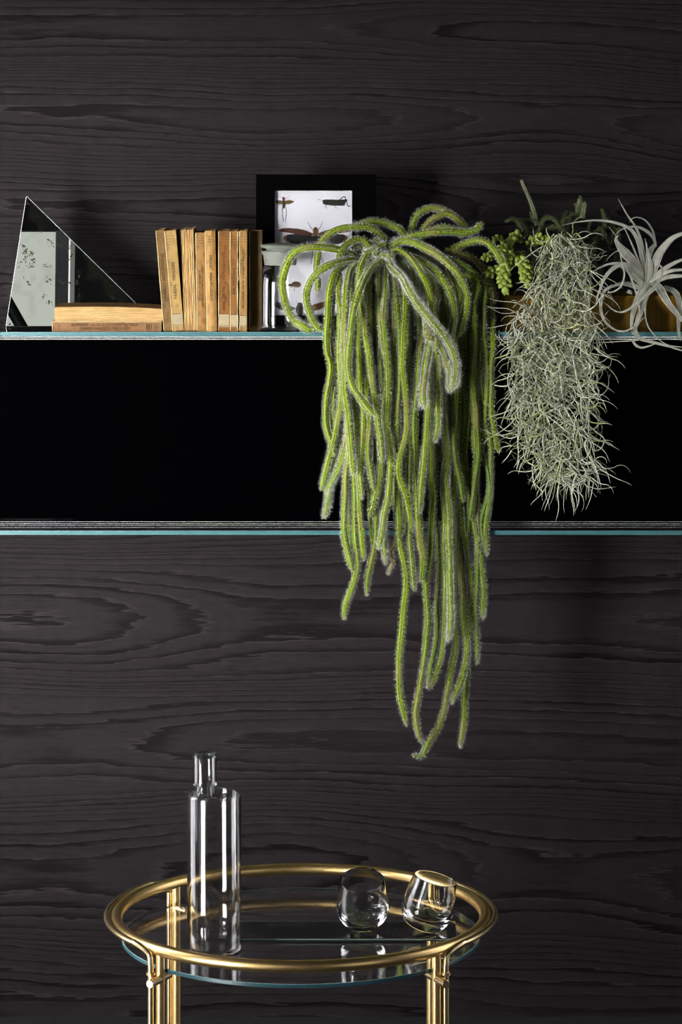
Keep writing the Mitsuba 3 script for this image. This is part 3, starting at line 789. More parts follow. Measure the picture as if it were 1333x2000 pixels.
def tumbler(px, py, tilt_right, tilt_front, label):
    k = thing('tumbler', label, 'drinking glass', 'tumblers on the smoked glass plate')
    o = [(0, 0.0), (0.014, 0.0003), (0.024, 0.0030), (0.0335, 0.0095), (0.0400, 0.0190), (0.0433, 0.0300), (0.0438, 0.0400), (0.0427, 0.0550), (0.0403, 0.0720), (0.0376, 0.0890)]
    lip = [(0.0373, 0.0905), (0.0364, 0.0909), (0.0355, 0.0899)]
    i_ = [(0.0383, 0.0720), (0.0407, 0.0550), (0.0415, 0.0430), (0.0402, 0.0340), (0.0358, 0.0255), (0.029, 0.0210), (0.018, 0.0188), (0, 0.0182)]
    oo = smooth_path([(r, 0, z) for r, z in o], 0.0025)[:, [0, 2]].tolist()
    ii = smooth_path([(r, 0, z) for r, z in i_], 0.0025)[:, [0, 2]].tolist()
    m = lathe([(max(r, 0), z) for r, z in oo] + lip + [(max(r, 0), z) for r, z in ii], 80)
    M = rot([0, 1, 0], tilt_right) @ rot([1, 0, 0], tilt_front)
    m.apply_transform(M)
    low = m.vertices[m.vertices[:, 2].argmin()]
    b = on_plane(px, py, PZ)
    m.apply_transform(shift(b[0] - low[0] * 0.5, b[1] - low[1] * 0.5, PZ + 0.0002 - low[2]))
    part(k, 'bowl', m, 'mat_glass', smooth=60)


tumbler(709, 1817, -1.5, 19, 'round-bottomed clear glass tumbler tipped toward the viewer, left of two on the plate')
tumbler(836, 1820, 14.5, 3, 'round-bottomed clear glass tumbler tilted to the right, right of two on the plate')

# ---------------------------------------------------------------- brass trough and pots
PTY = -0.292
tr = thing('brass_trough', 'long polished brass planter box under the grey air plants on the shelf', 'planter')
tx0, tx1 = P(984, 640, PTY)[0], 0.80
tz1 = P(1200, 577.5, PTY)[2]
wl = 0.003
part(tr, 'body', cat([box(tx0, tx1, PTY, PTY + wl, ZT + 0.0003, tz1), box(tx0, tx1, PTY + 0.117, PTY + 0.12, ZT + 0.0003, tz1), box(tx0, tx0 + wl, PTY + wl, PTY + 0.117, ZT + 0.0003, tz1), box(tx1 - wl, tx1, PTY + wl, PTY + 0.117, ZT + 0.0003, tz1), box(tx0 + wl, tx1 - wl, PTY + wl, PTY + 0.117, ZT + 0.0003, ZT + 0.003)]), 'mat_trough', smooth=False)
part(tr, 'soil', box(tx0 + wl, tx1 - wl, PTY + wl, PTY + 0.117, ZT + 0.003, tz1 - 0.010), 'mat_soil', smooth=False, label='dark soil')
pot = thing('cactus_pot', 'dark round pot hidden beneath the crown of the trailing cactus', 'plant pot')
PC = np.array([P(822, 600, -0.20)[0], -0.195])
part(pot, 'body', moved(lathe([(0, ZT + 0.0005), (0.050, ZT + 0.0005), (0.054, ZT + 0.003), (0.070, ZT + 0.115), (0.073, ZT + 0.118), (0.069, ZT + 0.119), (0.065, ZT + 0.112), (0, ZT + 0.108)], 48), shift(PC[0], PC[1], 0)), 'mat_pot', smooth=40)

# ---------------------------------------------------------------- trailing cactus
cact = thing('trailing_cactus', 'large trailing cactus with spiny green tail stems hanging from the glass shelf', 'cactus')


def stem_mesh(p, r, hue, brown=0.0, ribs=6, seed=0):
    """Ribbed stem: bright smooth furrows, darker areole ridges. Returns mesh, colours, frames."""
    rr = np.random.default_rng(seed)
    n, sides = len(p), ribs * 3
    t, A, B = frames(p)
    s = np.linspace(0, 1, n)
    rad = r * np.clip(np.minimum(1.0, ((1 - s) / 0.035 + 0.02)) ** 0.5, 0.05, 1) * (0.92 + 0.16 * meshkit.noise(np.stack([s * 14, s * 0 + seed, s * 0], 1)))
    ang = np.arange(sides) * 2 * np.pi / sides
    prof = np.where(np.arange(sides) % 3 == 0, 1.16, 0.84)
    tw = np.linspace(0, rr.uniform(-1.5, 1.5), n)
    a2 = ang[None] + tw[:, None]
    v = p[:, None] + (rad[:, None] * prof[None])[..., None] * (np.cos(a2)[..., None] * A[:, None] + np.sin(a2)[..., None] * B[:, None])
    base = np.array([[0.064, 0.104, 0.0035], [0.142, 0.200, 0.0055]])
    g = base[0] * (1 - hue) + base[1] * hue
    val, rid = g * 1.30, g * np.array([0.24, 0.26, 0.4])
    col = np.where((np.arange(sides) % 3 == 0)[None, :, None], rid, val) * (0.85 + 0.3 * meshkit.noise(np.stack([s * 30, s * 0 + seed, s * 0 + 3], 1)))[:, None, None]
    br = np.clip(brown + 0.25 * (meshkit.noise(np.stack([s * 9, s * 0 + seed * 3, s * 0 + 8], 1)) > 0.8), 0, 1)[:, None, None]
    col = col * (1 - br) + np.array([0.26, 0.17, 0.07]) * br
    m = trimesh.Trimesh(np.vstack([v.reshape(-1, 3), p[-1:] + t[-1:] * r * 0.1]), np.vstack([grid_faces(n, sides), [[(n - 1) * sides + j, (n - 1) * sides + (j + 1) % sides, n * sides] for j in range(sides)]]), process=False)
    return m, np.clip(np.vstack([col.reshape(-1, 3), col[-1, :1]]), 0, 1), (t, A, B, rad, tw)


def spine_mesh(p, fr_, ribs, step, ln, per, width, seed, fuzz_tip=0.0):
    t, A, B, rad, tw = fr_
    rr = np.random.default_rng(seed + 1000)
    L = np.r_[0, np.cumsum(np.linalg.norm(np.diff(p, axis=0), axis=1))]
    O, D = [], []
    for k in range(ribs):
        u = np.arange((k % 2) * step * 0.5, L[-1] - 0.002, step)
        if len(u) == 0:
            continue
        u = u + rr.uniform(-0.2, 0.2, len(u)) * step
        at = lambda q: np.stack([np.interp(u, L, q[:, c]) for c in range(3)], 1)
        a = 2 * np.pi * k / ribs + np.interp(u, L, tw)
        pa, ta, Aa, Ba = at(p), at(t), at(A), at(B)
        n_ = np.cos(a)[:, None] * Aa + np.sin(a)[:, None] * Ba
        o = pa + n_ * (np.interp(u, L, rad) * 1.08)[:, None]
        side = np.cross(ta, n_)
        w = np.arange(per)
        phi = 2 * np.pi * w / per + rr.uniform(0, 6, (len(u), 1))
        tilt = np.where(w == 0, 0.15, rr.uniform(0.55, 1.25, (len(u), per)))
        d = np.cos(tilt)[..., None] * n_[:, None] + np.sin(tilt)[..., None] * (np.cos(phi)[..., None] * ta[:, None] + np.sin(phi)[..., None] * side[:, None])
        ll = ln * rr.uniform(0.55, 1.25, (len(u), per)) * (1 + fuzz_tip * np.clip((u / L[-1] - 0.8) * 5, 0, 1))[:, None]
        O.append(np.repeat(o, per, 0))
        D.append((d * ll[..., None]).reshape(-1, 3))
    # soft white tuft at the growing tip
    m = 26
    d = rr.normal(size=(m, 3)) + t[-1] * 1.0
    d /= np.linalg.norm(d, axis=1, keepdims=True)
    O.append(np.repeat(p[-1:], m, 0) - t[-1] * rr.uniform(0, 0.006, (m, 1)))
    D.append(d * ln * rr.uniform(0.5, 1.0, (m, 1)))
    O, D = np.vstack(O), np.vstack(D)
    x = np.cross(D, rr.normal(size=D.shape))
    x /= np.linalg.norm(x, axis=1, keepdims=True) + 1e-12
    y = np.cross(D, x)
    y /= np.linalg.norm(y, axis=1, keepdims=True) + 1e-12
    h = width / 2
    V = np.stack([O + x * h, O + (-0.5 * x + 0.866 * y) * h, O + (-0.5 * x - 0.866 * y) * h, O + D], 1).reshape(-1, 3)
    i = np.arange(len(O))[:, None] * 4
    F = np.stack([i + [0, 1, 3], i + [1, 2, 3], i + [2, 0, 3]], 1).reshape(-1, 3)
    return trimesh.Trimesh(V, F, process=False)


n_stem = [0]


def tail(pix, ys, r=0.0058, hue=None, brown=0.0, furry=0.0, ln=0.0060, per=5, front=True):
    """pix: pixels along the stem; ys: depths given at its start, (middle) and end."""
    n_stem[0] += 1
    furry *= 0.6
    sd = n_stem[0]
    pix = np.array(pix, float)
    if pix[0, 1] > 560:      # every stem grows from the crown: lead it there behind the stems in front
        x_, y_ = pix[0]
        y1 = ys[0] if not isinstance(ys, dict) else list(ys.values())[0]
        y2 = list(ys)[-1] if not isinstance(ys, dict) else list(ys.values())[-1]
        lead = [(765 + (x_ - 765) * 0.35, 506 + rng.uniform(-6, 10)), (765 + (x_ - 765) * 0.72, 512 + rng.uniform(-6, 10)), (x_ + rng.normal(0, 3), 552 + rng.uniform(-8, 10))]
        lead += [(x_ + rng.normal(0, 4), q) for q in np.arange(620, y_ - 50, 80)]
        n0_ = len(lead)
        pix = np.vstack([lead, pix])
        L_ = np.r_[0, np.cumsum(np.linalg.norm(np.diff(pix, axis=0), axis=1))]
        L_ /= L_[-1]
        ys = {0: -.27, L_[1]: -.31, L_[2]: -.35, L_[n0_]: y1, 1: y2}
    s = np.r_[0, np.cumsum(np.linalg.norm(np.diff(pix, axis=0), axis=1))]
    s /= s[-1]
    y = np.interp(s, np.linspace(0, 1, len(ys)), ys) if not isinstance(ys, dict) else np.interp(s, list(ys.keys()), list(ys.values()))
    dome = -0.352 - 0.105 * np.clip(1 - ((pix[:, 0] - 742) / 175) ** 2, 0, 1)     # the bundle is round: it stands out most in the middle
    y = y + (dome + 0.40) * np.clip((pix[:, 1] - 520) / 120, 0, 1) * (1.0 if front else 0.25)
    y = np.where(pix[:, 1] > 630, np.minimum(y, -0.345), y)
    p = smooth_path([P(a, b, c) for (a, b), c in zip(pix, y)], 0.0065)
    # a little irregularity
    wob = np.stack([meshkit.noise(np.stack([np.arange(len(p)) * 0.16, np.full(len(p), sd + 40.0 * k), np.zeros(len(p))], 1)) - 0.5 for k in range(3)], 1)
    p = p + wob * 0.003 * np.clip(np.arange(len(p)) / 8, 0, 1)[:, None]
    hue = rng.uniform(0.2, 1.0) if hue is None else hue
    ribs = 6
    m, col, frs = stem_mesh(p, r, hue, brown, ribs, sd)
    k = part(cact, 'stem', m, 'mat_stem', smooth=True, color=col)
    sp = spine_mesh(p, frs, ribs, 0.0078 / (1 + 0.7 * furry), ln * (1 + 0.35 * furry), int(per + 1.6 * furry), 0.00042 * (1 + 0.7 * furry), sd, 0.25)
    part(k, 'spines', sp, 'mat_spine', smooth=False, kind='stuff')


F = -0.40     # the hanging curtain of stems, in front of the shelf edge
Z4 = lambda pts: [(540 + x / 3.0295, 390 + y / 3.0303) for x, y in pts]
# arching stems of the crown
tail([(700, 505), (682, 496), (655, 486), (622, 482), (590, 485), (573, 497), (560, 522), (553, 550), (556, 580), (564, 608), (577, 628), (597, 641), (613, 646)], {0: -.30, .3: -.36, 1: -.345}, 0.0066, 0.9, furry=0.4, ln=0.0075)
tail([(705, 516), (690, 508), (665, 511), (639, 521), (619, 536), (605, 556), (600, 580), (603, 603), (610, 624), (620, 639), (628, 645)], {0: -.31, .3: -.375, 1: -.355}, 0.0062, 0.7, furry=0.4, ln=0.0075)
tail([(754, 468), (725, 446), (698, 443), (672, 444), (649, 453), (634, 466), (626, 482), (622, 502), (619, 530), (623, 552), (621, 570)], {0: -.26, .3: -.29, 1: -.30}, 0.0058, 0.7, furry=0.3)
tail([(722, 480), (705, 466), (680, 476), (668, 491), (659, 520), (652, 560), (648, 620), (652, 700)], {0: -.30, .3: -.34, 1: -.36}, 0.0056, 0.5)
tail([(792, 468), (788, 455), (771, 443), (751, 435), (725, 433), (703, 439), (688, 448)], {0: -.24, 1: -.25}, 0.0060, 0.6, furry=0.5)
tail([(764, 483), (791, 468), (820, 458), (853, 453), (886, 453), (913, 453), (934, 446), (941, 434)], {0: -.31, .5: -.33, 1: -.32}, 0.0058, 0.3)
tail([(800, 462), (807, 440), (815, 421), (830, 410), (850, 407), (870, 413), (890, 426), (904, 438)], {0: -.22, 1: -.20}, 0.0056, 0.5, furry=0.3)
tail([(826, 450), (838, 434), (856, 421), (874, 416), (890, 424), (905, 438), (914, 450)], {0: -.23, 1: -.22}, 0.0056, 0.6, brown=0.15)
tail([(815, 470), (840, 452), (862, 446), (885, 449), (912, 462)], {0: -.27, 1: -.27}, 0.006, 0.7, furry=0.3)
tail([(884, 487), (905, 478), (930, 470), (950, 473), (965, 487), (975, 503), (984, 514)], {0: -.29, .5: -.33, 1: -.35}, 0.0056, 0.8, furry=0.2)
tail([(770, 476), (790, 471), (816, 477), (845, 490), (870, 509), (893, 532), (906, 555), (913, 581), (911, 608), (904, 634), (897, 658)], {0: -.30, .4: -.39, 1: -.41}, 0.0062, 0.8, furry=0.4)
tail([(790, 500), (817, 506), (844, 522), (863, 542), (877, 565), (885, 595), (886, 621), (882, 651), (878, 668)], {0: -.31, .4: -.39, 1: -.41}, 0.0056, 0.6, furry=0.4)
tail([(765, 492), (779, 489), (798, 499), (817, 522), (830, 545), (840, 575), (845, 604), (849, 640), (852, 680)], {0: -.32, .4: -.40, 1: -.42}, 0.0050, 0.9, furry=0.0, ln=0.005)
tail([(755, 505), (768, 525), (784, 540), (801, 568), (820, 601), (840, 624), (860, 647), (877, 670), (887, 694), (890, 718), (888, 742), (884, 760)], {0: -.33, .3: -.42, 1: -.44}, 0.0058, 0.8, furry=1.3, ln=0.0075)
tail([(835, 652), (848, 662), (862, 680), (872, 705), (879, 730), (878, 766)], {0: -.41, 1: -.425}, 0.0056, 0.5, furry=1.2, ln=0.0075)
tail([(752, 498), (738, 515), (718, 532), (705, 562), (695, 595), (688, 628), (685, 661), (682, 690), (682, 721), (688, 750), (700, 773), (715, 794), (731, 813)], {0: -.33, .25: -.42, 1: -.435}, 0.0060, 0.9, furry=0.5)
tail([(748, 478), (731, 489), (713, 505), (704, 532), (702, 560), (707, 601), (712, 634), (719, 674), (722, 700), (732, 772), (739, 820), (745, 865), (748, 903)], {0: -.31, .15: -.38, 1: -.42}, 0.0056, 0.9, furry=0.3)
tail([(692, 512), (670, 518), (655, 532), (646, 555), (642, 588), (641, 621), (638, 654), (639, 687), (645, 712), (643, 745), (636, 784), (637, 826), (645, 862), (652, 890)], {0: -.32, .12: -.37, 1: -.40}, 0.0056, 1.0, ln=0.0056)
tail([(664, 535), (662, 575), (667, 621), (664, 700), (666, 781), (660, 820), (651, 862), (639, 910), (628, 958)], {0: -.35, .15: -.38, 1: -.405}, 0.0052, 1.0, furry=0.3)
tail([(650, 820), (657, 870), (650, 920), (643, 962), (639, 996), (631, 1012)], {0: -.375, 1: -.385}, 0.0048, 0.7, furry=0.9)
tail([(678, 850), (664, 905), (650, 940), (637, 966)], {0: -.39, 1: -.39}, 0.0054, 0.9, furry=1.0)
tail([(700, 515), (683, 532), (677, 565), (675, 604), (674, 654), (673, 700), (676, 775), (682, 835), (687, 895), (692, 928)], {0: -.33, .15: -.39, 1: -.42}, 0.0060, 1.0, furry=0.7)
tail([(725, 560), (741, 548), (741, 601), (745, 654), (755, 700), (760, 735), (754, 790), (748, 840), (745, 900), (741, 940), (730, 985), (720, 1010)], {0: -.34, .2: -.375, 1: -.395}, 0.0052, 0.5, furry=0.3)
tail([(756, 512), (755, 535), (754, 575), (751, 621), (756, 687), (758, 760), (757, 830), (763, 880), (762, 925), (757, 976), (750, 1024), (739, 1073)], {0: -.33, .15: -.39, 1: -.405}, 0.0052, 0.7, furry=0.5)
tail([(764, 515), (771, 542), (778, 595), (779, 641), (783, 700), (778, 800), (776, 900), (779, 980), (780, 1055)], {0: -.33, .15: -.385, 1: -.39}, 0.0050, 0.3)
tail([(778, 520), (790, 545), (792, 568), (792, 621), (788, 670), (787, 720), (793, 770), (796, 822), (792, 858), (781, 900), (780, 931), (792, 964), (801, 1000), (807, 1035)], {0: -.33, .12: -.40, 1: -.42}, 0.0054, 0.7, ln=0.0055)
tail([(800, 570), (817, 605), (824, 654), (819, 690), (816, 740), (812, 800)], {0: -.36, .3: -.40, 1: -.41}, 0.0056, 0.6, furry=1.0)
tail([(815, 580), (838, 625), (841, 655), (837, 688), (831, 730), (827, 769), (832, 797)], {0: -.36, .3: -.42, 1: -.43}, 0.0064, 1.0, furry=1.3, ln=0.0072)
tail([(838, 780), (832, 850), (829, 895), (823, 940), (819, 1003)], {0: -.40, 1: -.415}, 0.0052, 1.0, furry=0.5)
tail([(850, 680), (856, 706), (855, 739), (857, 790), (855, 835), (849, 864)], {0: -.40, 1: -.415}, 0.0054, 0.9, furry=0.9)
tail([(716, 770), (723, 814), (720, 880), (724, 920), (730, 956)], {0: -.38, 1: -.40}, 0.0056, 0.8, furry=0.4)
tail([(705, 740), (709, 814), (706, 880), (705, 930), (709, 975)], {0: -.38, 1: -.40}, 0.0048, 0.9, furry=0.2)
tail([(684, 800), (682, 860), (678, 910), (673, 970), (672, 1030), (680, 1082), (690, 1117)], {0: -.385, 1: -.41}, 0.0056, 1.0, furry=0.3)
tail([(690, 850), (693, 931), (694, 1000), (695, 1052), (698, 1083), (698, 1109), (690, 1139), (676, 1180), (670, 1210)], {0: -.38, 1: -.405}, 0.0056, 0.9, furry=0.1)
tail([(697, 860), (699, 940), (703, 1000), (708, 1072), (711, 1095)], {0: -.385, 1: -.40}, 0.0050, 0.9)
tail([(720, 930), (735, 1000), (734, 1055), (725, 1099), (718, 1131), (717, 1162)], {0: -.37, 1: -.39}, 0.0054, 0.6)
tail([(745, 950), (750, 1020), (752, 1060), (754, 1102)], {0: -.37, 1: -.385}, 0.0046, 0.6, furry=0.8)
tail([(776, 1000), (775, 1055), (764, 1080), (769, 1096), (757, 1123)], {0: -.365, 1: -.37}, 0.0030, 0.4, brown=0.6, furry=0.2)
tail([(770, 900), (774, 960), (782, 1055), (789, 1099), (793, 1131), (791, 1172), (786, 1212), (782, 1266), (780, 1307), (783, 1361), (790, 1395), (795, 1418)], {0: -.37, 1: -.40}, 0.0056, 0.7, ln=0.0062)
tail([(800, 900), (801, 980), (802, 1050), (805, 1104), (809, 1156)], {0: -.37, 1: -.39}, 0.0052, 0.6, furry=0.4)
tail([(812, 880), (815, 960), (821, 1050), (826, 1090), (824, 1140)], {0: -.375, 1: -.40}, 0.0060, 0.5)
tail([(840, 880), (845, 980), (843, 1055), (836, 1104), (833, 1145), (836, 1190), (833, 1239), (828, 1293), (821, 1342), (813, 1396), (817, 1433), (825, 1453)], {0: -.37, .3: -.40, 1: -.41}, 0.0056, 0.7)
tail([(862, 800), (870, 840), (874, 900), (870, 980), (870, 1050), (870, 1104), (871, 1185), (868, 1239), (861, 1293), (849, 1325), (838, 1347)], {0: -.375, 1: -.395}, 0.0050, 0.6)
tail([(868, 820), (876, 880), (873, 940), (878, 1000), (878, 1050), (879, 1131), (880, 1212), (875, 1254)], {0: -.38, 1: -.41}, 0.0056, 0.8, furry=1.0)
tail([(880, 800), (884, 900), (885, 980), (888, 1050), (890, 1131), (888, 1212), (889, 1266), (880, 1315), (873, 1355), (867, 1390), (853, 1428), (836, 1455), (827, 1475), (817, 1479), (806, 1474)], {0: -.37, 1: -.39}, 0.0052, 0.5)
tail([(902, 700), (906, 775), (906, 835), (903, 895), (900, 970), (903, 1030), (913, 1090), (921, 1145), (918, 1212), (913, 1253), (909, 1293), (898, 1336), (882, 1375)], {0: -.37, 1: -.40}, 0.0052, 0.6, furry=0.4)
tail([(896, 900), (898, 1000), (902, 1104), (906, 1185), (910, 1239), (913, 1293), (911, 1347), (906, 1415), (899, 1461)], {0: -.365, 1: -.385}, 0.0060, 0.6)
tail([(905, 620), (915, 715), (924, 805), (933, 880), (919, 955), (924, 1015), (935, 1070), (942, 1120), (946, 1165), (945, 1212)], {0: -.37, 1: -.39}, 0.0052, 0.3)
tail([(935, 560), (941, 600), (940, 655), (936, 730), (930, 786)], {0: -.36, 1: -.39}, 0.0052, 0.5, furry=0.4)
tail([(925, 700), (933, 796), (957, 850), (959, 910), (955, 985), (949, 1040), (951, 1086)], {0: -.36, 1: -.385}, 0.0050, 0.4)
tail([(955, 560), (962, 610), (963, 670), (960, 730), (961, 790), (966, 844), (975, 884)], {0: -.35, 1: -.38}, 0.0052, 0.5)
tail([(925, 850), (930, 904), (933, 970), (934, 1040), (932, 1104), (930, 1185), (932, 1253), (933, 1299)], {0: -.365, 1: -.375}, 0.0048, 0.3)
tail([(848, 1000), (856, 1050), (856, 1131), (853, 1185), (853, 1253), (841, 1307), (834, 1343)], {0: -.36, 1: -.375}, 0.0044, 0.3)
tail([(800, 505), (850, 520), (900, 545), (930, 590), (945, 640), (952, 720), (948, 800), (945, 870)], {0: -.30, .4: -.36, 1: -.37}, 0.0052, 0.4)
tail([(870, 490), (915, 500), (940, 520), (955, 548), (966, 575), (970, 592)], {0: -.26, 1: -.30}, 0.0050, 0.2, brown=0.3)
# the dense curtain behind
for i in range(20):
    xh = 652 + 300 * ((i + rng.uniform(0.1, 0.9)) / 20)
    tipy = rng.uniform(830, 1130) if xh < 900 else rng.uniform(900, 1180)
    x0_ = 765 + (xh - 765) * 0.45
    dpt = rng.uniform(-0.385, -0.348)
    mid = [(xh + rng.normal(0, 5), q) for q in np.arange(600, tipy, 70)]
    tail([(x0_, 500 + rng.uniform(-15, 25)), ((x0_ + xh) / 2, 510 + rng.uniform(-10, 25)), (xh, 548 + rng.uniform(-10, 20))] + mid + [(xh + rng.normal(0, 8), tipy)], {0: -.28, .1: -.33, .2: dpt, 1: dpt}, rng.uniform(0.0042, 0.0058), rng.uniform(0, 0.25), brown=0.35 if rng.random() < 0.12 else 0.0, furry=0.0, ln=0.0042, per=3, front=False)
# short young shoots in the middle of the crown
for i in range(12):
    a = rng.uniform(0, 2 * np.pi)
    q = rng.uniform(5, 55)
    bx0, by0 = 755 + q * math.cos(a), 492 + 0.35 * q * math.sin(a)
    L_ = rng.uniform(16, 40)
    tail([(bx0, by0 + 12), (bx0 + 0.3 * L_ * math.cos(a), by0 - 0.3 * L_), (bx0 + 0.9 * L_ * math.cos(a), by0 - 0.25 * L_ + 4)], {0: -.27 - .04 * math.sin(a), 1: -.29 - .07 * max(0, math.sin(a))}, 0.0056, 0.6, furry=0.9, ln=0.0075)

# ---------------------------------------------------------------- burro's tail
sed = thing('burros_tail', 'plump bead-leaved green succulent between the trailing cactus and the grey moss', 'succulent')
tt = np.linspace(0, 1, 11)
leaf0 = lathe([(0.0 if i in (0, 10) else 0.275 * math.sin(math.pi * q ** 0.85) ** 0.62 * (0.75 + 0.35 * q), q) for i, q in enumerate(tt)], 12)
leaf_ply = mikit.ply(leaf0, 'mat_sedum', smooth=True)


def to_frame(o, z, sc, up=(0, 0, 1)):
    z = np.array(z) / np.linalg.norm(z)
    x = np.cross(up, z)
    x = x / np.linalg.norm(x) if np.linalg.norm(x) > 1e-6 else np.array([1.0, 0, 0])
    y = np.cross(z, x)
    M = np.eye(4)
    M[:3, 0], M[:3, 1], M[:3, 2], M[:3, 3] = x * sc, y * sc, z * sc, o
    return M


nleaf = 0
for pix, y0, y1, sz, cnt in [
        ([(1000, 488), (988, 518), (985, 543), (988, 566)], -.315, -.335, 0.0200, 46), ([(1014, 500), (1024, 522), (1031, 552)], -.315, -.335, 0.0195, 38),
        ([(980, 492), (958, 499), (945, 503)], -.29, -.325, 0.0140, 30), ([(990, 518), (968, 528), (955, 536)], -.295, -.325, 0.0180, 18),
        ([(1003, 486), (986, 482), (980, 494)], -.27, -.30, 0.0165, 24), ([(1020, 470), (1008, 462), (1000, 470)], -.24, -.27, 0.0180, 16), ([(1030, 476), (1052, 466), (1070, 468)], -.25, -.28, 0.0180, 18),
        ([(1040, 520), (1056, 540), (1063, 556)], -.30, -.325, 0.0145, 18), ([(1014, 490), (1004, 508), (1000, 520)], -.28, -.315, 0.0110, 16), ([(985, 470), (972, 464), (966, 470)], -.21, -.24, 0.0115, 14), ([(1020, 490), (1016, 505), (1022, 512)], -.29, -.31, 0.0120, 14)]:
    n = len(pix)
    p = smooth_path([P(a, b, y0 + (y1 - y0) * i / (n - 1)) for i, (a, b) in enumerate(pix)], 0.002)
    stem_key = part(sed, 'stem', tube(p, 0.0022, 7), 'mat_sedum', smooth=True)
    t, A_, B_ = frames(p)
    for i in range(cnt):
        u = (i + 0.5) / cnt
        j = min(len(p) - 1, int(u * len(p)))
        ph = i * 2.39996
        n_ = math.cos(ph) * A_[j] + math.sin(ph) * B_[j]
        d = n_ * (1.0 if u < 0.85 else 0.5) + t[j] * (0.75 if u < 0.85 else 1.2)
        s_ = sz * rng.uniform(0.8, 1.1) * (1 if u < 0.8 else 1 - 1.6 * (u - 0.8))
        part(sed, 'leaf', {**leaf_ply, 'to_world': T(to_frame(p[j] - n_ * 0.0006, d, s_))}, None)
        nleaf += 1

# ---------------------------------------------------------------- hanging grey moss
moss = thing('hanging_moss', 'tangled curtain of grey-green Spanish moss hanging over the brass planter and shelf edge', 'hanging plant')


def inside_w(y):       # left and right limits of the tangle at pixel row y
    ks = np.array([450, 480, 520, 560, 600, 650, 700, 760, 820, 870, 920, 965])
    l = np.array([1078, 1056, 1056, 1046, 1002, 996, 996, 996, 994, 1010, 1050, 1110])
    r = np.array([1122, 1152, 1156, 1156, 1162, 1168, 1166, 1158, 1152, 1162, 1168, 1172])
    return np.interp(y, ks, l), np.interp(y, ks, r)


MV, MF, MC, off = [], [], [], 0
mr = np.random.default_rng(21)


def strand(p, r, col):
    global off
    n, sides = len(p), 4
    rad = r * (1 - 0.85 * np.linspace(0, 1, n) ** 2.2)
    t, A_, B_ = frames(p)
    ang = np.arange(sides) * 2 * np.pi / sides
    v = (p[:, None] + rad[:, None, None] * (np.cos(ang)[None, :, None] * A_[:, None] + np.sin(ang)[None, :, None] * B_[:, None])).reshape(-1, 3)
    MV.append(v)
    MF.append(grid_faces(n, sides) + off)
    MC.append(np.repeat(np.array(col)[None], len(v), 0))
    off += len(v)


def curl(o, d, length, bend, axis, steps=11, sag=0.6):
    p = [np.array(o)]
    d = np.array(d, float) / np.linalg.norm(d)
    ds = length / steps
    flip = 0.45 + 0.4 * ((o[0] * 7919) % 1)
    for i in range(steps):
        ax = np.cross(d, axis)
        d = d + ax * (bend if i < flip * steps else -1.1 * bend) / steps + np.array([0, 0, -sag / steps])
        d /= np.linalg.norm(d)
        p.append(p[-1] + d * ds)
    return np.array(p)


def moss_depth(py):
    return np.interp(py, [440, 520, 600, 660, 1000], [-0.28, -0.325, -0.345, -0.365, -0.375])


for i in range(1150):
    u = mr.random() ** 0.95
    py = 454 + u * 480
    l, r = inside_w(py)
    px = l + (r - l) * mr.beta(1.35, 1.35)
    if py > 860 and mr.random() < 0.45 * (1 - (px - l) / (r - l)):
        continue
    o = P(px, py, moss_depth(py) + mr.normal(0, 0.014))
    a = mr.uniform(0, 2 * np.pi)
    d = np.array([math.cos(a) * 0.75, mr.normal(0, 0.4), math.sin(a) * 0.5 - 0.62])
    L_ = mr.uniform(0.038, 0.090)
    g = mr.uniform(0.75, 1.2)
    c = np.array([0.47, 0.49, 0.375]) * g if mr.random() < 0.80 else np.array([0.34, 0.38, 0.17]) * g
    strand(curl(o, d, L_, mr.normal(0, 2.3), [mr.normal(0, 0.4), 1, mr.normal(0, 0.4)], 14, mr.uniform(0.2, 1.1)), mr.uniform(0.0009, 0.0016), np.clip(c, 0, 1))
for i in range(46):     # long carrying strands
    px = mr.uniform(1060, 1150)
    o = P(px, mr.uniform(455, 500), -0.30)
    tgt = mr.uniform(0.25, 0.47)
    q = [(px + mr.normal(0, 10) + (mr.uniform(990, 1185) - px) * min(1, w * 1.6), 480 + w * tgt * 1000, ) for w in np.linspace(0, 1, 7)]
    p = smooth_path([P(a, b, moss_depth(b) + mr.normal(0, 0.008)) for a, b in q], 0.012)
    strand(p, 0.0010, np.array([0.36, 0.38, 0.25]) * mr.uniform(0.8, 1.1))
for pts in [[(1075, 465), (1068, 452), (1069, 444)], [(1097, 465), (1098, 454), (1100, 448)], [(1106, 470), (1118, 464), (1132, 466)], [(1128, 505), (1148, 512), (1160, 508), (1176, 492)], [(1045, 612), (1010, 592), (975, 588), (950, 581)], [(1040, 640), (1000, 606), (965, 601), (938, 594)], [(1045, 600), (1005, 628), (970, 638), (945, 641)],
            [(1060, 960), (1040, 940), (1030, 935)], [(1150, 950), (1170, 955), (1203, 951)], [(1140, 935), (1120, 955), (1112, 967)], [(1160, 940), (1155, 970), (1145, 996)], [(1155, 690), (1180, 695), (1208, 697)], [(1150, 700), (1175, 715), (1193, 718)], [(1150, 740), (1180, 752), (1202, 768)], [(1150, 800), (1170, 820), (1190, 829)], [(1150, 860), (1180, 880), (1192, 903)], [(1165, 900), (1185, 920), (1193, 945)],
            [(1000, 880), (990, 895), (980, 905)], [(1015, 900), (1010, 915), (1012, 918)], [(1060, 920), (1050, 935), (1058, 945)], [(1000, 870), (980, 875), (975, 890)], [(1075, 925), (1088, 935), (1110, 950)]]:
    p = smooth_path([P(a, b, moss_depth(b) - 0.012 + 0.006 * k) for k, (a, b) in enumerate(pts)], 0.006)
    strand(p, 0.0011, np.array([0.52, 0.53, 0.43]))
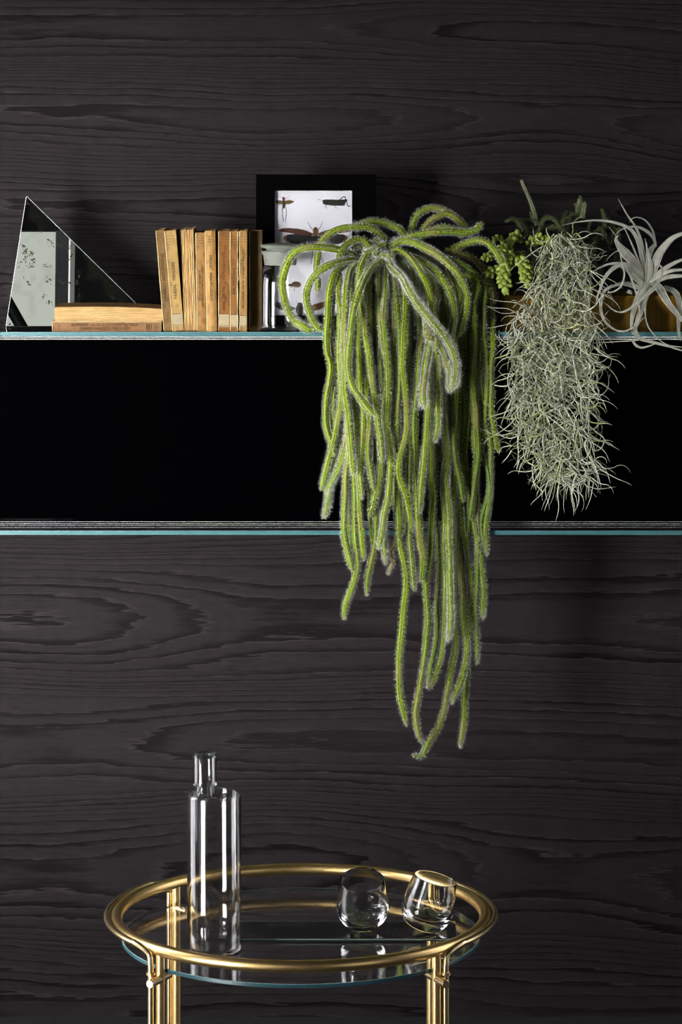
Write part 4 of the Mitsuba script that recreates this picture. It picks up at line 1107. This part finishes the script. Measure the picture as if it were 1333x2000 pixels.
part(moss, 'strands', trimesh.Trimesh(np.vstack(MV), np.vstack(MF), process=False), 'mat_moss', smooth=True, color=np.vstack(MC), kind='stuff')

# ---------------------------------------------------------------- silver air plant
air = thing('air_plant', 'silvery air plant with long curling strap leaves spilling over the brass planter', 'air plant')


def strap(pts, y, w, tip=0.12, base=0.75, twist=0.0, tone=1.0, cup=0.22, peak=0.25, name='leaf'):
    """Channelled strap leaf: pts pixels from base to tip, y depths (start, ..., end), w widest width in metres."""
    n0 = len(pts)
    ys = np.interp(np.linspace(0, 1, n0), np.linspace(0, 1, len(y)), y)
    p = smooth_path([P(a, b, c) for (a, b), c in zip(pts, ys)], 0.004)
    n = len(p)
    s = np.linspace(0, 1, n)
    t, N, Bv = frames(p, up=np.array([0.25, -1.0, 0.35]))
    tw = twist * s
    N, Bv = N * np.cos(tw)[:, None] + Bv * np.sin(tw)[:, None], Bv * np.cos(tw)[:, None] - N * np.sin(tw)[:, None]
    wid = w * np.where(s < peak, base + (1 - base) * (s / peak), np.maximum(tip, (1 - tip) * ((1 - s) / (1 - peak)) ** 0.9 + tip)) / 2
    wid[-1] *= 0.2
    us = np.array([-1, -0.5, 0, 0.5, 1])
    th = np.minimum(0.0009, wid * 0.25)
    V = []
    for u in us:
        V.append(p + Bv * (wid * u)[:, None] + N * (cup * wid * (u * u - 0.5))[:, None])
    for u in us[::-1][1:-1]:
        V.append(p + Bv * (wid * u * 0.9)[:, None] + N * (cup * wid * (u * u - 0.5))[:, None] - N * th[:, None] * 1.2)
    V = np.stack(V, 1)
    k = V.shape[1]
    c = np.array([0.41, 0.415, 0.35]) * tone
    col = np.tile(c, (n * k, 1)).reshape(n, k, 3) * (0.88 + 0.24 * meshkit.noise(np.stack([s * 18, s * 0 + len(scene), s * 0], 1)))[:, None, None]
    part(air, name, trimesh.Trimesh(V.reshape(-1, 3), grid_faces(n, k), process=False), 'mat_leaf_grey', smooth=True, color=np.clip(col.reshape(-1, 3), 0, 1))


Z8 = lambda pts: [(1130 + x / 6.25, 380 + y / 6.25) for x, y in pts]
C0 = -0.315
strap(Z8([(850, 1060), (805, 760), (760, 540), (690, 380), (600, 250), (485, 45)]), (C0, -.30, -.29), 0.0085, 0.08)
strap(Z8([(830, 1060), (775, 760), (730, 570), (655, 440), (560, 380), (400, 332), (200, 315), (0, 335), (-150, 365), (-215, 385)]), (C0, -.32, -.33, -.34), 0.0090, 0.05, 0.8)
strap(Z8([(840, 1060), (745, 910), (640, 790), (530, 670), (465, 570), (462, 530), (490, 495)]), (C0, -.32, -.325), 0.0215, 0.05, 0.5, peak=0.6)
strap(Z8([(820, 1060), (750, 990), (650, 885), (520, 855), (400, 925), (310, 1040), (270, 1150), (240, 1230), (215, 1330)]), (C0, -.35, -.37, -.36), 0.0120, 0.15)
strap(Z8([(800, 1030), (690, 900), (560, 850), (400, 845), (270, 890), (180, 945), (100, 1005)]), (C0, -.33, -.34), 0.0085, 0.08)
strap(Z8([(890, 1060), (935, 860), (985, 730), (1060, 625), (1150, 535), (1270, 480), (1400, 475)]), (C0, -.33, -.34), 0.0185, 0.2, 0.7, peak=0.3)
strap(Z8([(900, 1060), (1000, 955), (1120, 865), (1269, 795), (1420, 760)]), (C0, -.33, -.34), 0.0115, 0.2)
strap(Z8([(880, 1070), (1000, 990), (1120, 935), (1269, 920), (1420, 935)]), (C0, -.34, -.35), 0.0100, 0.3)
strap(Z8([(900, 1070), (1050, 1015), (1150, 1000), (1269, 995), (1400, 1010)]), (C0, -.34, -.36), 0.0120, 0.3)
strap(Z8([(890, 1080), (970, 1120), (1050, 1250), (1130, 1370), (1269, 1530), (1400, 1640)]), (C0, -.35, -.36), 0.0185, 0.2, 0.6, peak=0.2)
strap(Z8([(860, 1060), (790, 1150), (720, 1290), (675, 1420), (650, 1580), (660, 1680), (700, 1730)]), (C0, -.35, -.355), 0.0155, 0.12, 0.8)
strap(Z8([(870, 1060), (825, 1250), (770, 1400), (725, 1550), (695, 1640), (745, 1750), (900, 1800), (1100, 1850), (1269, 1905), (1400, 1930)]), (C0, -.35, -.36, -.37), 0.0115, 0.15, 0.8)
strap(Z8([(990, 1020), (960, 1105), (870, 1195), (740, 1305), (620, 1400), (520, 1437), (420, 1405), (345, 1335)]), (-.35, -.375, -.38), 0.0088, 0.12)
strap(Z8([(420, 1110), (320, 1180), (278, 1300), (280, 1430), (330, 1555), (430, 1640), (540, 1672), (640, 1640), (720, 1580), (825, 1485)]), (-.34, -.36, -.375), 0.0070, 0.12)
strap(Z8([(585, 880), (640, 1000), (700, 1180), (742, 1350), (745, 1480), (700, 1590), (630, 1650)]), (-.35, -.375, -.38), 0.0042, 0.2)
strap(Z8([(360, 1200), (440, 1182), (520, 1120), (565, 980), (540, 870), (510, 700), (460, 510), (365, 385)]), (-.36, -.365, -.34), 0.0038, 0.15)
strap(Z8([(760, 860), (690, 690), (600, 480), (525, 340)]), (-.32, -.335), 0.0042, 0.2)
strap(Z8([(950, 640), (930, 520), (900, 420), (820, 315), (720, 277), (650, 300), (620, 350)]), (-.27, -.28), 0.0050, 0.3, tone=0.9)
strap(Z8([(940, 600), (910, 520), (840, 450), (740, 400), (640, 395), (520, 430), (460, 490)]), (-.26, -.28), 0.0075, 0.15, tone=0.8)
strap(Z8([(840, 1060), (850, 850), (838, 640), (812, 525)]), (C0, -.325), 0.0095, 0.06)
strap(Z8([(870, 1060), (885, 880), (860, 720), (835, 620)]), (C0, -.34), 0.0105, 0.06)
strap(Z8([(815, 1060), (795, 880), (780, 700), (760, 590)]), (C0, -.305), 0.0070, 0.08)
strap(Z8([(870, 1090), (855, 1240), (822, 1350), (830, 1540), (900, 1680), (1060, 1820), (1269, 1862), (1400, 1850)]), (C0, -.365, -.38), 0.0036, 0.3)
strap(Z8([(1040, 1130), (1180, 1190), (1235, 1330), (1230, 1500), (1225, 1650), (1250, 1790)]), (C0, -.345, -.36), 0.0130, 0.3, tone=0.8)
strap(Z8([(800, 1140), (700, 1120), (620, 1095), (520, 1090), (400, 1130), (300, 1165)]), (-.30, -.325), 0.0125, 0.06, tone=0.85)
strap(Z8([(790, 1120), (700, 1010), (590, 910), (500, 880)]), (-.30, -.32), 0.0160, 0.1, 0.6, peak=0.5)
strap(Z8([(850, 780), (880, 690), (930, 620), (960, 590)]), (-.27, -.26), 0.0140, 0.3, tone=0.85)
strap(Z8([(700, 760), (600, 690), (480, 690), (390, 750), (340, 820)]), (-.30, -.31), 0.0032, 0.2, tone=0.7)
strap(Z8([(940, 870), (990, 855), (1030, 930), (1000, 1040), (930, 1120), (800, 1215), (700, 1290)]), (-.34, -.37), 0.0045, 0.3, tone=0.9)
strap(Z8([(600, 1180), (640, 1200), (660, 1220)]), (-.31, -.315), 0.0100, 0.4)
strap(Z8([(740, 1780), (480, 1795), (200, 1812), (60, 1805)]), (-.36, -.37), 0.0026, 0.2)
strap(Z8([(660, 1780), (700, 1835), (770, 1870), (860, 1850), (940, 1825)]), (-.36, -.36), 0.0060, 0.3)

# ---------------------------------------------------------------- dark sprawling plant behind
dk = thing('clubmoss', 'shadowy dark green clubmoss with upright furry tips behind the grey moss', 'foliage plant')
dr_ = np.random.default_rng(5)


def fuzzy(pts, y, r, ln, light=1.0):
    p = smooth_path([P(a, b, y + 0.004 * k) for k, (a, b) in enumerate(pts)], 0.004)
    rad = r * (1 - 0.55 * np.linspace(0, 1, len(p)))
    t, A_, B_ = frames(p)
    k = part(dk, 'sprig', tube(p, rad, 8), 'mat_dark_plant', smooth=True)
    fr2 = (t, A_, B_, rad, np.linspace(0, 2, len(p)))
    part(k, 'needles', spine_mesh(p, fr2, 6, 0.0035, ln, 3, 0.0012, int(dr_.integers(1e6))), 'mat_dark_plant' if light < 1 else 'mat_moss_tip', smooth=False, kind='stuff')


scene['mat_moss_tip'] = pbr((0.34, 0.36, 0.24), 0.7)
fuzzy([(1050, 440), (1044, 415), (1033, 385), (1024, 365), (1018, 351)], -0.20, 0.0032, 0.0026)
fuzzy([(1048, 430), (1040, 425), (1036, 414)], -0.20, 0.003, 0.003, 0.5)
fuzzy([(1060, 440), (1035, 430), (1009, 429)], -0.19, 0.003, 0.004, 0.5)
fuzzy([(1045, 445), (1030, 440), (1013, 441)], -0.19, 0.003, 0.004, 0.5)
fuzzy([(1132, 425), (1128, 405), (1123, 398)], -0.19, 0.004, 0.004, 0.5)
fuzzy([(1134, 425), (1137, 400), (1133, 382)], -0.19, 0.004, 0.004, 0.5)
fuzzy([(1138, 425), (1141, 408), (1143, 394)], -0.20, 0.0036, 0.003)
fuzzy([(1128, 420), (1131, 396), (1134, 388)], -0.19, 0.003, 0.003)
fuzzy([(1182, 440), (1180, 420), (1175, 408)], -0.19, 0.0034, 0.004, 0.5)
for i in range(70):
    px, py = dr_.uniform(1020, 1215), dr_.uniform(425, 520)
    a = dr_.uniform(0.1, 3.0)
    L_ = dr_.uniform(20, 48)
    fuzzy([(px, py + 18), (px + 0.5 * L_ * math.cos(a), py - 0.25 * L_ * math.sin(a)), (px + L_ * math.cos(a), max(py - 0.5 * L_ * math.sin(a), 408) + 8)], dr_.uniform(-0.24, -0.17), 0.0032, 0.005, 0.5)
